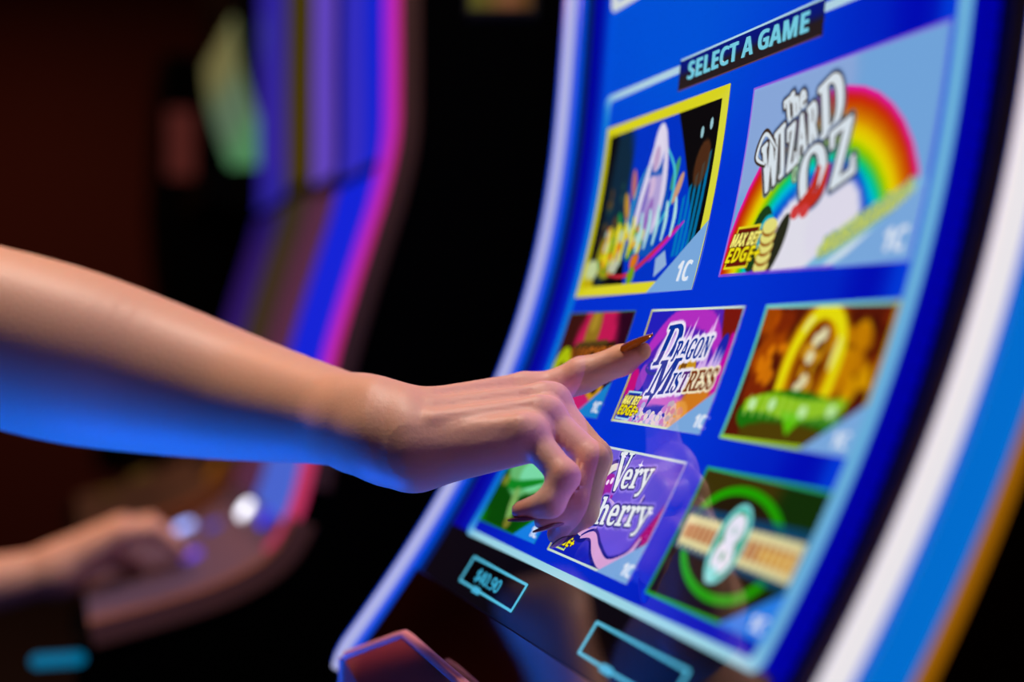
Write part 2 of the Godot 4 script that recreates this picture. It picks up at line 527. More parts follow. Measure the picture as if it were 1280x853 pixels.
func art_rainbow() -> Image:
	var r := Art.new(768, 448, c8(112, 162, 216))
	r.poly(r.oval(.1, .1, .5, .5), c8(135, 165, 215), 5)
	var cols := [c8(224, 20, 160), c8(200, 34, 10), c8(196, 82, 0), c8(212, 130, 0), c8(226, 190, 0), c8(222, 214, 0), c8(130, 195, 0), c8(0, 195, 120), c8(0, 190, 214), c8(0, 120, 214), c8(0, 60, 200)]
	for i in 28:
		var f := i / 27.0
		var k := f * (cols.size() - 1)
		var c: Color = cols[int(k)].lerp(cols[mini(int(k) + 1, cols.size() - 1)], k - int(k))
		r.poly(r.oval(.5, 1.0, lerpf(.51, .30, f), lerpf(.86, .42, f)), c)
	r.poly(r.oval(.55, .8, .2, .3), c8(0, 55, 195), 4)
	r.poly(r.oval(.47, .95, .23, .36), c8(222, 220, 232), 4)
	r.poly(r.oval(.6, .78, .13, .2), c8(220, 216, 232), 4)
	r.poly([Vector2(.55, .95), Vector2(.92, .66), Vector2(1, .62), Vector2(1, 1), Vector2(.5, 1)], c8(120, 180, 220), 3)
	r.poly(r.band([Vector2(.56, .93), Vector2(.7, .84), Vector2(.95, .68)], .03, .06), c8(190, 210, 120), 3)
	r.poly(r.band([Vector2(.6, 1.0), Vector2(.75, .9), Vector2(1.0, .76)], .01, .025), c8(205, 220, 232), 2)
	var script := glyphs("Munchkinland", true, true)
	r.write(script, Vector2(.57, .95), Vector2(.93, .74), Vector2(.012, -.1), [[c8(70, 130, 165), 4, 1], [c8(206, 214, 70), 1, 0]])
	# a plain stand-in for the cartoon: gold coins and a green curtain edge
	r.poly(r.oval(.2, .82, .06, .17, .2), c8(25, 60, 25), 1)
	r.poly(r.oval(.32, .86, .035, .16, .35), c8(38, 40, 25), 1)
	r.poly(r.oval(.24, .8, .05, .1), c8(20, 170, 190), 1)
	for k in 5:
		r.poly(r.oval(.255, .97 - k * .05, .045, .045), c8(150, 90, 20))
		r.poly(r.oval(.255, .96 - k * .05, .043, .04), c8(224, 218, 120))
	var brown := c8(60, 42, 30)
	var pale := c8(214, 224, 232)
	var looks := [[c8(70, 100, 150, .8), 13, 2], [brown, 8, 0], [pale, 3, 0]]
	r.write(glyphs("The", true, true), Vector2(.235, .25), Vector2(.345, .19), Vector2(-.03, -.13), looks)
	r.write(glyphs("WI", true, true), Vector2(.16, .6), Vector2(.28, .5), Vector2(-.05, -.26), looks)
	r.write(glyphs("ZAR", true, true), Vector2(.29, .5), Vector2(.44, .38), Vector2(-.04, -.22), looks)
	r.write(glyphs("D", true, true), Vector2(.45, .38), Vector2(.56, .3), Vector2(-.05, -.26), looks)
	r.poly(r.band([Vector2(.2, .36), Vector2(.12, .26), Vector2(.08, .38), Vector2(.15, .44)], .012, .026), brown)
	r.poly(r.band([Vector2(.2, .36), Vector2(.12, .27), Vector2(.085, .38), Vector2(.145, .43)], .006, .014), pale)
	r.write(glyphs("of", true, true), Vector2(.335, .56), Vector2(.39, .53), Vector2(-.02, -.1), [[brown, 5, 0], [c8(150, 190, 150), 2, 0]])
	r.write(glyphs("OZ", true, true), Vector2(.41, .72), Vector2(.66, .57), Vector2(-.06, -.28), looks)
	for k in [0.0, 0.05]:
		r.poly(r.band([Vector2(.47 + k, .5), Vector2(.45 + k, .62), Vector2(.37 + k, .72)], .02, .035), c8(190, 45, 30))
		r.poly(r.oval(.385 + k, .71, .025, .035), c8(205, 60, 60))
	bet_badge(r, .02, .74, .75, c8(100, 20, 10), c8(225, 210, 30))
	return r.im

func art_lucky() -> Image:
	var r := Art.new(512, 304, c8(185, 20, 70))
	r.poly(r.oval(.95, .1, .25, .8), c8(45, 5, 30), 5)
	r.poly(r.oval(.05, .2, .28, .9), c8(60, 20, 15), 4)
	r.poly(r.oval(.55, .3, .3, .4), c8(200, 25, 85), 5)
	r.poly(r.oval(.48, .2, .1, .26), c8(150, 115, 30), 2)
	r.poly(r.oval(.47, .1, .05, .1), c8(175, 140, 40), 2)
	r.poly([Vector2(.24, .34), Vector2(.86, .28), Vector2(.9, .6), Vector2(.22, .62)], c8(55, 30, 12), 2)
	r.poly([Vector2(.3, .3), Vector2(.74, .27), Vector2(.76, .34), Vector2(.3, .37)], c8(90, 65, 25), 1)
	r.write(glyphs("LUCKY", true, false), Vector2(.27, .55), Vector2(.83, .52), Vector2(0, -.19), [[c8(25, 12, 5), 6, 0], [c8(190, 100, 25), 1, 0]])
	r.poly(r.band([Vector2(.08, .75), Vector2(.09, .52), Vector2(.18, .42), Vector2(.26, .52)], .06, .09), c8(178, 196, 10), 1)
	r.poly(r.oval(.8, .72, .12, .2), c8(30, 18, 10), 1)
	r.poly(r.oval(.8, .72, .1, .17), c8(205, 150, 25))
	r.poly(r.oval(.8, .7, .05, .09), c8(50, 25, 15))
	r.poly(r.oval(.55, .97, .3, .2), c8(205, 30, 110), 1)
	return r.im

func art_dragon() -> Image:
	var rng := RandomNumberGenerator.new(); rng.seed = 5
	var r := Art.new(512, 304, c8(85, 32, 175))
	r.poly([Vector2(0, 0), Vector2(.35, 0), Vector2(.1, .5), Vector2(0, .6)], c8(35, 30, 185), 4)
	r.poly([Vector2(.8, 0), Vector2(1, 0), Vector2(1, .55), Vector2(.9, .4)], c8(120, 22, 12), 3)
	r.poly(r.band([Vector2(.05, .5), Vector2(.3, .12), Vector2(.7, .12), Vector2(.95, .5)], .05, .11), c8(176, 45, 190), 3)
	r.poly(r.band([Vector2(.98, .2), Vector2(1.0, .5), Vector2(.93, .78)], .05, .13), c8(195, 10, 165), 3)
	r.poly(r.oval(.9, .36, .045, .15, .2), c8(25, 35, 170), 2)
	r.poly(r.oval(.18, .7, .16, .26), c8(25, 35, 180), 4)
	r.poly(r.oval(.07, .66, .06, .14), c8(195, 15, 120), 3)
	r.poly(r.oval(.16, .6, .05, .12), c8(140, 60, 190), 2)
	r.poly(r.oval(.48, .8, .3, .1), c8(200, 100, 200), 4)
	r.poly(r.oval(.52, .92, .3, .1), c8(15, 40, 175), 3)
	r.poly(r.oval(.83, .78, .14, .2, .4), c8(205, 120, 30), 4)
	r.poly(r.oval(.7, .88, .1, .12), c8(225, 150, 60), 3)
	for band in [[.25, .42, .76, .34], [.32, .68, .92, .58]]:
		var flames := []
		for k in 20:
			var f := k / 19.0
			var x := lerpf(band[0], band[2], f)
			var y := lerpf(band[1], band[3], f) + .06
			var t := rng.randf_range(.12, .36)
			flames.append([Vector2(x - .03, y), Vector2(x - .02, y - t * .5), Vector2(x + rng.randf_range(-.01, .03), y - t), Vector2(x + .015, y - t * .4), Vector2(x + .03, y)])
		r.many(flames, c8(225, 160, 235, .7), 3)
		r.many(flames, c8(240, 222, 250, .6), 2)
	r.poly(r.oval(.62, .5, .09, .1), c8(196, 140, 20), 2)
	r.poly(r.oval(.58, .48, .03, .06), c8(120, 70, 10), 1)
	var blue := c8(8, 50, 150)
	var halo := [[c8(236, 230, 246, .9), 11, 2], [c8(232, 226, 244), 7, 0], [blue, 1, 0]]
	r.write(glyphs("D", true, true), Vector2(.23, .49), Vector2(.42, .46), Vector2(.05, -.34), halo)
	r.write(glyphs("RAGON", true, true), Vector2(.42, .45), Vector2(.77, .40), Vector2(.02, -.17), halo)
	r.poly(r.band([Vector2(.4, .47), Vector2(.28, .56), Vector2(.17, .52), Vector2(.22, .45)], .008, .018), blue)
	var looks := halo.duplicate()
	r.write(glyphs("M", true, true), Vector2(.27, .75), Vector2(.49, .715), Vector2(.05, -.3), halo)
	r.write(glyphs("IS", true, true), Vector2(.49, .715), Vector2(.585, .70), Vector2(.02, -.17), halo)
	looks[2] = [c8(85, 35, 120), 1, 0]
	r.write(glyphs("T", true, true), Vector2(.59, .70), Vector2(.665, .69), Vector2(.02, -.17), looks)
	looks = [[c8(238, 226, 190), 7, 0], [c8(120, 50, 15), 1, 0]]
	r.write(glyphs("RESS", true, true), Vector2(.67, .69), Vector2(.93, .65), Vector2(.02, -.17), looks)
	r.poly([Vector2(.33, .73), Vector2(.38, .72), Vector2(.33, .87)], blue)
	for k in 150:
		var x := rng.randf_range(.1, .74)
		var low := .86 + .05 * sin(x * 18.0) + .03 * sin(x * 41.0) - (.05 if x > .6 else 0.0)
		var c: Color = [c8(222, 190, 225), c8(196, 120, 200), c8(170, 170, 215), c8(225, 210, 205)][k % 4]
		r.poly(r.oval(x, rng.randf_range(low, 1.0), .022, .026), c.lerp(c8(230, 150, 70), clampf((x - .55) * 4.0, 0, .8)))
	bet_badge(r, .03, .72, .85, c8(10, 45, 165), c8(170, 215, 235))
	return r.im

func art_throne() -> Image:
	var rng := RandomNumberGenerator.new(); rng.seed = 8
	var r := Art.new(512, 304, c8(85, 22, 6))
	shade(r, rng, 16, Vector2(.05, .1), Vector2(.98, .65), Vector2(.05, .1), [c8(130, 40, 4, .8), c8(190, 85, 0, .7), c8(60, 10, 5, .7)], 4)
	shade(r, rng, 9, Vector2(.1, .3), Vector2(.3, .55), Vector2(.02, .05), [c8(215, 120, 5, .9)], 3)
	shade(r, rng, 12, Vector2(.68, .2), Vector2(.92, .6), Vector2(.03, .06), [c8(220, 160, 0, .9), c8(190, 120, 0, .9)], 3)
	r.poly(r.oval(.51, .42, .23, .44), c8(205, 140, 0), 4)
	r.poly(r.band([Vector2(.33, .72), Vector2(.34, .35), Vector2(.42, .12), Vector2(.52, .06), Vector2(.63, .13), Vector2(.7, .35), Vector2(.68, .72)], .05, .065), c8(226, 216, 10), 2)
	r.poly(r.oval(.51, .45, .125, .33), c8(130, 60, 0), 3)
	shade(r, rng, 8, Vector2(.43, .25), Vector2(.58, .6), Vector2(.015, .04), [c8(205, 150, 20, .9), c8(90, 35, 0, .8)], 2)
	for q in [Vector2(.5, .26), Vector2(.54, .22), Vector2(.49, .38), Vector2(.5, .54), Vector2(.47, .6)]:
		r.poly(r.oval(q.x, q.y, .028, .05), c8(225, 220, 175), 2)
	r.poly(r.band([Vector2(.38, .2), Vector2(.4, .14), Vector2(.43, .1)], .02, .03), c8(228, 226, 120), 2)
	r.poly(r.oval(.66, .35, .018, .12, .1), c8(228, 226, 120), 2)
	r.poly(r.oval(.47, .8, .4, .19), c8(25, 110, 10), 2)
	r.poly(r.oval(.5, .93, .36, .1), c8(75, 60, 5), 3)
	r.poly(r.band([Vector2(.1, .74), Vector2(.3, .71), Vector2(.55, .74), Vector2(.86, .68)], .05, .09), c8(130, 185, 10), 2)
	r.poly([Vector2(.42, .76), Vector2(.62, .76), Vector2(.52, .92)], c8(90, 190, 10), 2)
	for k in 11:
		r.poly(r.band([Vector2(.14 + k * .068, .66), Vector2(.13 + k * .068, .82)], .018, .022), c8(190, 225, 110, .6), 2)
	for q in [Vector2(.17, .73), Vector2(.33, .72), Vector2(.58, .75), Vector2(.78, .73)]:
		r.poly(r.oval(q.x, q.y, .028, .045), c8(190, 232, 170), 2)
	return r.im

func art_green() -> Image:
	var r := Art.new(512, 304, c8(4, 128, 6))
	r.poly(r.oval(.1, .2, .5, .5), c8(2, 100, 10), 5)
	r.poly(r.oval(.4, .62, .42, .4), c8(2, 70, 4), 5)
	r.poly([Vector2(.08, .4), Vector2(.3, .2), Vector2(.75, .25), Vector2(.8, .55), Vector2(.5, .62), Vector2(.4, .7), Vector2(.2, .6)], c8(100, 180, 110), 3)
	r.poly(r.oval(.5, .42, .2, .16), c8(120, 215, 165), 3)
	r.poly(r.band([Vector2(.1, .52), Vector2(.3, .56), Vector2(.7, .44)], .02, .06), c8(10, 130, 30), 2)
	r.poly(r.band([Vector2(.36, .58), Vector2(.42, .75), Vector2(.48, .92)], .05, .1), c8(120, 170, 90), 2)
	r.poly(r.oval(.48, .92, .05, .06), c8(120, 120, 40), 2)
	r.poly(r.oval(.12, .54, .05, .06), c8(120, 130, 40), 2)
	return r.im

func art_cherry() -> Image:
	var r := Art.new(512, 304, c8(48, 38, 188))
	r.poly(r.oval(.5, .3, .5, .5), c8(80, 70, 205), 5)
	r.poly(r.oval(.25, .05, .3, .2), c8(110, 90, 210), 4)
	r.poly(r.oval(.62, .62, .25, .3), c8(95, 75, 210), 5)
	r.poly(r.oval(.3, 1.0, .5, .2), c8(12, 30, 180), 5)
	r.poly([Vector2(1, .3), Vector2(1, .78), Vector2(.84, .82), Vector2(.9, .6)], c8(165, 0, 110), 3)
	var navy := c8(14, 22, 130)
	var pink := c8(214, 160, 212)
	r.poly(r.band([Vector2(.42, .12), Vector2(.28, .16), Vector2(.18, .3), Vector2(.13, .5), Vector2(.2, .7), Vector2(.32, .78), Vector2(.44, .7)], .03, .12), navy, 1)
	r.poly(r.oval(.3, .42, .12, .2), c8(150, 15, 150), 1)
	r.poly(r.oval(.26, .47, .07, .12), c8(120, 5, 120), 2)
	r.poly(r.oval(.33, .28, .016, .03), c8(240, 220, 245))
	r.poly(r.oval(.29, .3, .014, .025, .5), c8(240, 220, 245))
	r.poly(r.oval(.36, .5, .012, .03, .4), c8(225, 190, 240))
	r.poly(r.band([Vector2(.4, .15), Vector2(.28, .17), Vector2(.19, .3), Vector2(.15, .5), Vector2(.21, .69), Vector2(.32, .75), Vector2(.42, .68)], .015, .075), c8(216, 214, 205))
	r.poly(r.band([Vector2(.15, .52), Vector2(.21, .69), Vector2(.32, .75), Vector2(.42, .68)], .01, .05), pink)
	r.poly(r.band([Vector2(.3, .8), Vector2(.42, .75), Vector2(.54, .86), Vector2(.7, .94), Vector2(.86, .82), Vector2(.92, .66)], .03, .1), navy, 1)
	r.poly(r.band([Vector2(.3, .8), Vector2(.42, .75), Vector2(.54, .86), Vector2(.7, .93), Vector2(.86, .81), Vector2(.91, .64)], .012, .06), pink)
	r.poly(r.band([Vector2(.4, .44), Vector2(.5, .5), Vector2(.62, .6), Vector2(.72, .5), Vector2(.75, .34)], .02, .06), navy, 1)
	r.poly(r.band([Vector2(.4, .43), Vector2(.5, .48), Vector2(.62, .575), Vector2(.71, .48), Vector2(.74, .32)], .01, .032), c8(200, 170, 225))
	var looks := [[c8(150, 130, 235, .7), 12, 2], [navy, 6, 0], [c8(226, 232, 236), 1, 0]]
	r.write(glyphs("V", true, true), Vector2(.33, .37), Vector2(.48, .34), Vector2(-.04, -.34), looks)
	r.write(glyphs("ery", true, true), Vector2(.45, .395), Vector2(.74, .335), Vector2(-.02, -.235), looks)
	r.write(glyphs("herry", true, true), Vector2(.36, .735), Vector2(.9, .635), Vector2(-.03, -.31), looks)
	for q in [Vector2(.34, .06), Vector2(.56, .1), Vector2(.88, .44)]:
		r.poly([q + Vector2(-.03, 0), q + Vector2(0, -.012), q + Vector2(.03, 0), q + Vector2(0, .012)], c8(240, 235, 255), 0)
		r.poly([q + Vector2(-.006, 0), q + Vector2(0, -.05), q + Vector2(.006, 0), q + Vector2(0, .05)], c8(240, 235, 255), 0)
	bet_badge(r, .03, .7, .85, c8(15, 35, 160), c8(200, 220, 120))
	return r.im

func art_eight() -> Image:
	var r := Art.new(512, 304, c8(28, 26, 6))
	r.poly(r.oval(.3, .12, .5, .4), c8(58, 48, 6), 5)
	r.poly(r.oval(.9, .2, .25, .5), c8(16, 44, 6), 5)
	r.poly(r.oval(.25, .9, .4, .35), c8(10, 8, 14), 5)
	r.poly(r.oval(.46, .49, .4, .4, .12), c8(30, 155, 0), 1)
	r.poly(r.oval(.46, .49, .345, .335, .12), c8(34, 24, 8), 1)
	r.poly([Vector2(.0, .3), Vector2(1.0, .27), Vector2(1.0, .68), Vector2(.0, .62)], c8(10, 70, 120, .8), 2)
	r.poly([Vector2(.04, .37), Vector2(.96, .35), Vector2(.97, .62), Vector2(.05, .585)], c8(214, 205, 150), 2)
	r.poly([Vector2(.06, .43), Vector2(.95, .42), Vector2(.95, .56), Vector2(.06, .53)], c8(170, 85, 40), 2)
	r.poly([Vector2(.68, .45), Vector2(.95, .44), Vector2(.95, .56), Vector2(.7, .54)], c8(205, 140, 40), 2)
	for k in 20:
		var x := .06 + k * .047
		r.poly([Vector2(x, .35), Vector2(x + .02, .35), Vector2(x + .02, .62), Vector2(x, .62)], c8(226, 214, 160, .75), 1)
	r.poly(r.oval(.45, .49, .12, .29), c8(120, 215, 215), 1)
	r.poly(r.oval(.45, .49, .098, .25), c8(10, 150, 105), 1)
	r.write(glyphs("8", true, false), Vector2(.385, .69), Vector2(.515, .69), Vector2(0, -.4), [[c8(225, 225, 240), 5, 1], [c8(232, 228, 245), 3, 1]])
	r.poly(r.oval(.43, .72, .04, .06), c8(150, 225, 225), 2)
	return r.im

# ---------------------------------------------------------------- bodies: distance fields meshed as surface nets

func smin(a: float, b: float, k: float) -> float:
	var t := maxf(k - absf(a - b), 0.0) / k
	return minf(a, b) - t * t * k * 0.25

func flesh(groups: Array, cell: float, join: float, tints := []) -> Array:
	# groups of bones [point, radius, point, radius, blend]: bones of one group melt together, groups join more sharply. Returns [positions, normals, colours, indices]
	var lo := Vector3(1e9, 1e9, 1e9)
	var hi := -lo
	for g in groups:
		for b in g:
			for k in [0, 2]:
				var r: float = b[k + 1]
				lo = lo.min(b[k] - Vector3.ONE * (r + cell * 4))
				hi = hi.max(b[k] + Vector3.ONE * (r + cell * 4))
	var nx := int((hi.x - lo.x) / cell) + 2
	var ny := int((hi.y - lo.y) / cell) + 2
	var nz := int((hi.z - lo.z) / cell) + 2
	var sx := 1
	var sy := nx
	var sz := nx * ny
	var field := PackedFloat32Array()
	field.resize(nx * ny * nz)
	field.fill(1.0)
	for g in groups:
		var glo := Vector3(1e9, 1e9, 1e9)
		var ghi := -glo
		for b in g:
			var reach := maxf(b[1], b[3]) + maxf(b[4], cell * 2.5) + cell
			glo = glo.min(b[0].min(b[2]) - Vector3.ONE * reach)
			ghi = ghi.max(b[0].max(b[2]) + Vector3.ONE * reach)
		var gx := clampi(int((glo.x - lo.x) / cell), 0, nx - 1)
		var gy := clampi(int((glo.y - lo.y) / cell), 0, ny - 1)
		var gz := clampi(int((glo.z - lo.z) / cell), 0, nz - 1)
		var mx := clampi(int((ghi.x - lo.x) / cell) + 2, 1, nx) - gx
		var my := clampi(int((ghi.y - lo.y) / cell) + 2, 1, ny) - gy
		var mz := clampi(int((ghi.z - lo.z) / cell) + 2, 1, nz) - gz
		var own := PackedFloat32Array()
		own.resize(mx * my * mz)
		own.fill(1.0)
		for b in g:
			var a: Vector3 = b[0]
			var ab: Vector3 = b[2] - a
			var ra: float = b[1]
			var dr: float = b[3] - ra
			var kk: float = b[4]
			var ll := maxf(ab.length_squared(), 1e-10)
			var reach := maxf(b[1], b[3]) + maxf(kk, cell * 2.5)
			var blo: Vector3 = (a.min(b[2]) - Vector3.ONE * reach - lo) / cell
			var bhi: Vector3 = (a.max(b[2]) + Vector3.ONE * reach - lo) / cell
			for z in range(maxi(int(blo.z) - gz, 0), mini(int(bhi.z) + 2 - gz, mz)):
				for y in range(maxi(int(blo.y) - gy, 0), mini(int(bhi.y) + 2 - gy, my)):
					var at := (z * my + y) * mx
					var pa := Vector3(lo.x, lo.y + (y + gy) * cell, lo.z + (z + gz) * cell) - a
					for x in range(maxi(int(blo.x) - gx, 0), mini(int(bhi.x) + 2 - gx, mx)):
						var q := pa + Vector3((x + gx) * cell, 0, 0)
						var t := clampf(q.dot(ab) / ll, 0.0, 1.0)
						var d := (q - ab * t).length() - ra - dr * t
						var e := own[at + x]
						var s := kk - absf(d - e)
						own[at + x] = minf(d, e) - (s * s / kk * 0.25 if s > 0.0 else 0.0)
		for z in mz:
			for y in my:
				var at := (z * my + y) * mx
				var to := (z + gz) * sz + (y + gy) * sy + gx
				for x in mx:
					var d := own[at + x]
					if d < 0.9:
						var e := field[to + x]
						var s := join - absf(d - e)
						field[to + x] = minf(d, e) - (s * s / join * 0.25 if s > 0.0 else 0.0)
	var index := PackedInt32Array()
	index.resize(field.size())
	index.fill(-1)
	var pos := PackedVector3Array()
	var nor := PackedVector3Array()
	var tri := PackedInt32Array()
	var near := cell * 1.8
	var off := [0, sx, sy, sx + sy, sz, sx + sz, sy + sz, sx + sy + sz]
	var edges := [[0, 1], [2, 3], [4, 5], [6, 7], [0, 2], [1, 3], [4, 6], [5, 7], [0, 4], [1, 5], [2, 6], [3, 7]]
	var where := []
	for i in 8:
		where.append(Vector3(i & 1, (i >> 1) & 1, i >> 2))
	for z in nz - 1:
		for y in ny - 1:
			var row := z * sz + y * sy
			for x in nx - 1:
				var v0 := field[row + x]
				if v0 > near or v0 < -near:
					continue
				var v := [v0, 0, 0, 0, 0, 0, 0, 0]
				var inside := 1 if v0 < 0.0 else 0
				for k in range(1, 8):
					v[k] = field[row + x + off[k]]
					if v[k] < 0.0:
						inside += 1
				if inside == 0 or inside == 8:
					continue
				var sum := Vector3.ZERO
				var n := 0
				for e in edges:
					var f: float = v[e[0]]
					var g: float = v[e[1]]
					if (f < 0.0) != (g < 0.0):
						sum += where[e[0]].lerp(where[e[1]], f / (f - g))
						n += 1
				index[row + x] = pos.size()
				pos.append(lo + (Vector3(x, y, z) + sum / n) * cell)
				nor.append(Vector3(v[1] + v[3] + v[5] + v[7] - v[0] - v[2] - v[4] - v[6], v[2] + v[3] + v[6] + v[7] - v[0] - v[1] - v[4] - v[5], v[4] + v[5] + v[6] + v[7] - v[0] - v[1] - v[2] - v[3]).normalized())
	for z in range(1, nz - 1):
		for y in range(1, ny - 1):
			var row := z * sz + y * sy
			for x in range(1, nx - 1):
				var c := row + x
				if index[c] < 0:
					continue
				var v0 := field[c]
				for axis in 3:
					var to: int = [sx, sy, sz][axis]
					var v1 := field[c + to]
					if (v0 < 0.0) == (v1 < 0.0):
						continue
					var p: int = [sy, sz, sx][axis]
					var q: int = [sz, sx, sy][axis]
					var i0 := index[c - p - q]
					var i1 := index[c - q]
					var i2 := index[c]
					var i3 := index[c - p]
					if i0 < 0 or i1 < 0 or i2 < 0 or i3 < 0:
						continue
					if v0 < 0.0:
						tri.append_array([i0, i2, i1, i0, i3, i2])
					else:
						tri.append_array([i0, i1, i2, i0, i2, i3])
	var col := PackedColorArray()
	for q in pos:
		var c := Color(1, 1, 1)
		for t in tints:
			var f := clampf(1.0 - q.distance_to(t[0]) / t[1], 0.0, 1.0)
			c = c.lerp(t[2], f * f * (3.0 - 2.0 * f))
		col.append(c)
	return [pos, nor, col, tri]

func join_flesh(parts: Array) -> ArrayMesh:
	var pos := PackedVector3Array()
	var nor := PackedVector3Array()
	var col := PackedColorArray()
	var tri := PackedInt32Array()
	for p in parts:
		var base := pos.size()
		pos.append_array(p[0]); nor.append_array(p[1]); col.append_array(p[2])
		for i in p[3]:
			tri.append(i + base)
	var arr := []
	arr.resize(Mesh.ARRAY_MAX)
	arr[Mesh.ARRAY_VERTEX] = pos
	arr[Mesh.ARRAY_NORMAL] = nor
	arr[Mesh.ARRAY_COLOR] = col
	arr[Mesh.ARRAY_INDEX] = tri
	var m := ArrayMesh.new()
	m.add_surface_from_arrays(Mesh.PRIMITIVE_TRIANGLES, arr)
	return m

func bone(a: Vector3, ra: float, b: Vector3, rb: float, k: float) -> Array:
	return [a, ra, b, rb, k]

func chain(points: Array, radii: Array, cut: int, k: float) -> Array:
	# bones along a smooth curve through the points, the radius changing as smoothly
	var out := []
	var last := Vector4.ZERO
	for i in points.size() - 1:
		var q := []
		for m in [maxi(i - 1, 0), i, i + 1, mini(i + 2, points.size() - 1)]:
			q.append(Vector4(points[m].x, points[m].y, points[m].z, radii[m]))
		for c in cut + (1 if i == points.size() - 2 else 0):
			var t := float(c) / cut
			var v: Vector4 = (q[1] * 2.0 + (q[2] - q[0]) * t + (q[0] * 2.0 - q[1] * 5.0 + q[2] * 4.0 - q[3]) * t * t + (q[1] * 3.0 - q[0] - q[2] * 3.0 + q[3]) * t * t * t) * 0.5
			if last != Vector4.ZERO:
				out.append(bone(Vector3(last.x, last.y, last.z), last.w, Vector3(v.x, v.y, v.z), v.w, k))
			last = v
	return out

func put_mesh(called: String, mesh: Mesh, m: Material, parent: Node3D) -> MeshInstance3D:
	var o := MeshInstance3D.new()
	o.name = called
	o.mesh = mesh
	o.material_override = m
	parent.add_child(o, true)
	return o

func skin() -> StandardMaterial3D:
	if not mats.has("skin"):
		var m := StandardMaterial3D.new()
		m.albedo_color = Color8(222, 170, 142)
		m.vertex_color_use_as_albedo = true
		m.roughness = 0.48
		m.metallic_specular = 0.4
		m.subsurf_scatter_enabled = true
		m.subsurf_scatter_strength = 0.12
		var n := FastNoiseLite.new()
		n.seed = 3
		n.frequency = 0.05
		n.fractal_octaves = 4
		var t := NoiseTexture2D.new()
		t.width = 256
		t.height = 256
		t.seamless = true
		t.noise = n
		m.heightmap_enabled = true
		m.heightmap_texture = t
		m.heightmap_scale = 0.012
		m.uv1_triplanar = true
		m.uv1_scale = Vector3.ONE * 22.0
		mats["skin"] = m
	return mats["skin"]

func nail(st: SurfaceTool, root: Vector3, tip: Vector3, r: float, dorsal: Vector3, wide: float) -> void:
	# an almond of the finger's curve, from the cuticle to past the tip, 0.7 mm thick
	var along := (tip - root)
	var d := along.normalized()
	var up := (dorsal - d * dorsal.dot(d)).normalized()
	var side := d.cross(up)
	var rows := []
	for layer in 2:
		var grid := []
		for i in 13:
			var t := i / 12.0
			var w := wide * sqrt(maxf(0.0, 1.0 - pow(absf(t * 2.0 - 0.8) / 1.2, 2.6))) if t > 0.4 else wide * pow(sin(PI * 0.5 * clampf((t + 0.02) / 0.42, 0, 1)), 0.45)
			var line := []
			for j in 9:
				var f := (j - 4) / 4.0
				var ang := f * w / r
				var rr := r * (1.0 - 0.32 * t * t) + (0.0009 if layer == 0 else 0.0001)
				line.append(root + along * t + (up * cos(ang) + side * sin(ang)) * rr - up * (0.0012 * t * t))
			grid.append(line)
		rows.append(grid)
	var add := func(g: Array, flip: bool) -> void:
		for i in 12:
			for j in 8:
				for c in [[[i, j], [i + 1, j + 1], [i + 1, j]], [[i, j], [i, j + 1], [i + 1, j + 1]]]:
					for k in [0, 2, 1] if flip else [0, 1, 2]:
						st.set_smooth_group(1 if flip else 0)
						st.add_vertex(g[c[k][0]][c[k][1]])
	add.call(rows[0], false)
	add.call(rows[1], true)
	for i in 12:
		for j in [0, 8]:
			for q in [rows[0][i][j], rows[0][i + 1][j], rows[1][i + 1][j], rows[0][i][j], rows[1][i + 1][j], rows[1][i][j]]:
				st.set_smooth_group(2)
				st.add_vertex(q)
	st.generate_normals()

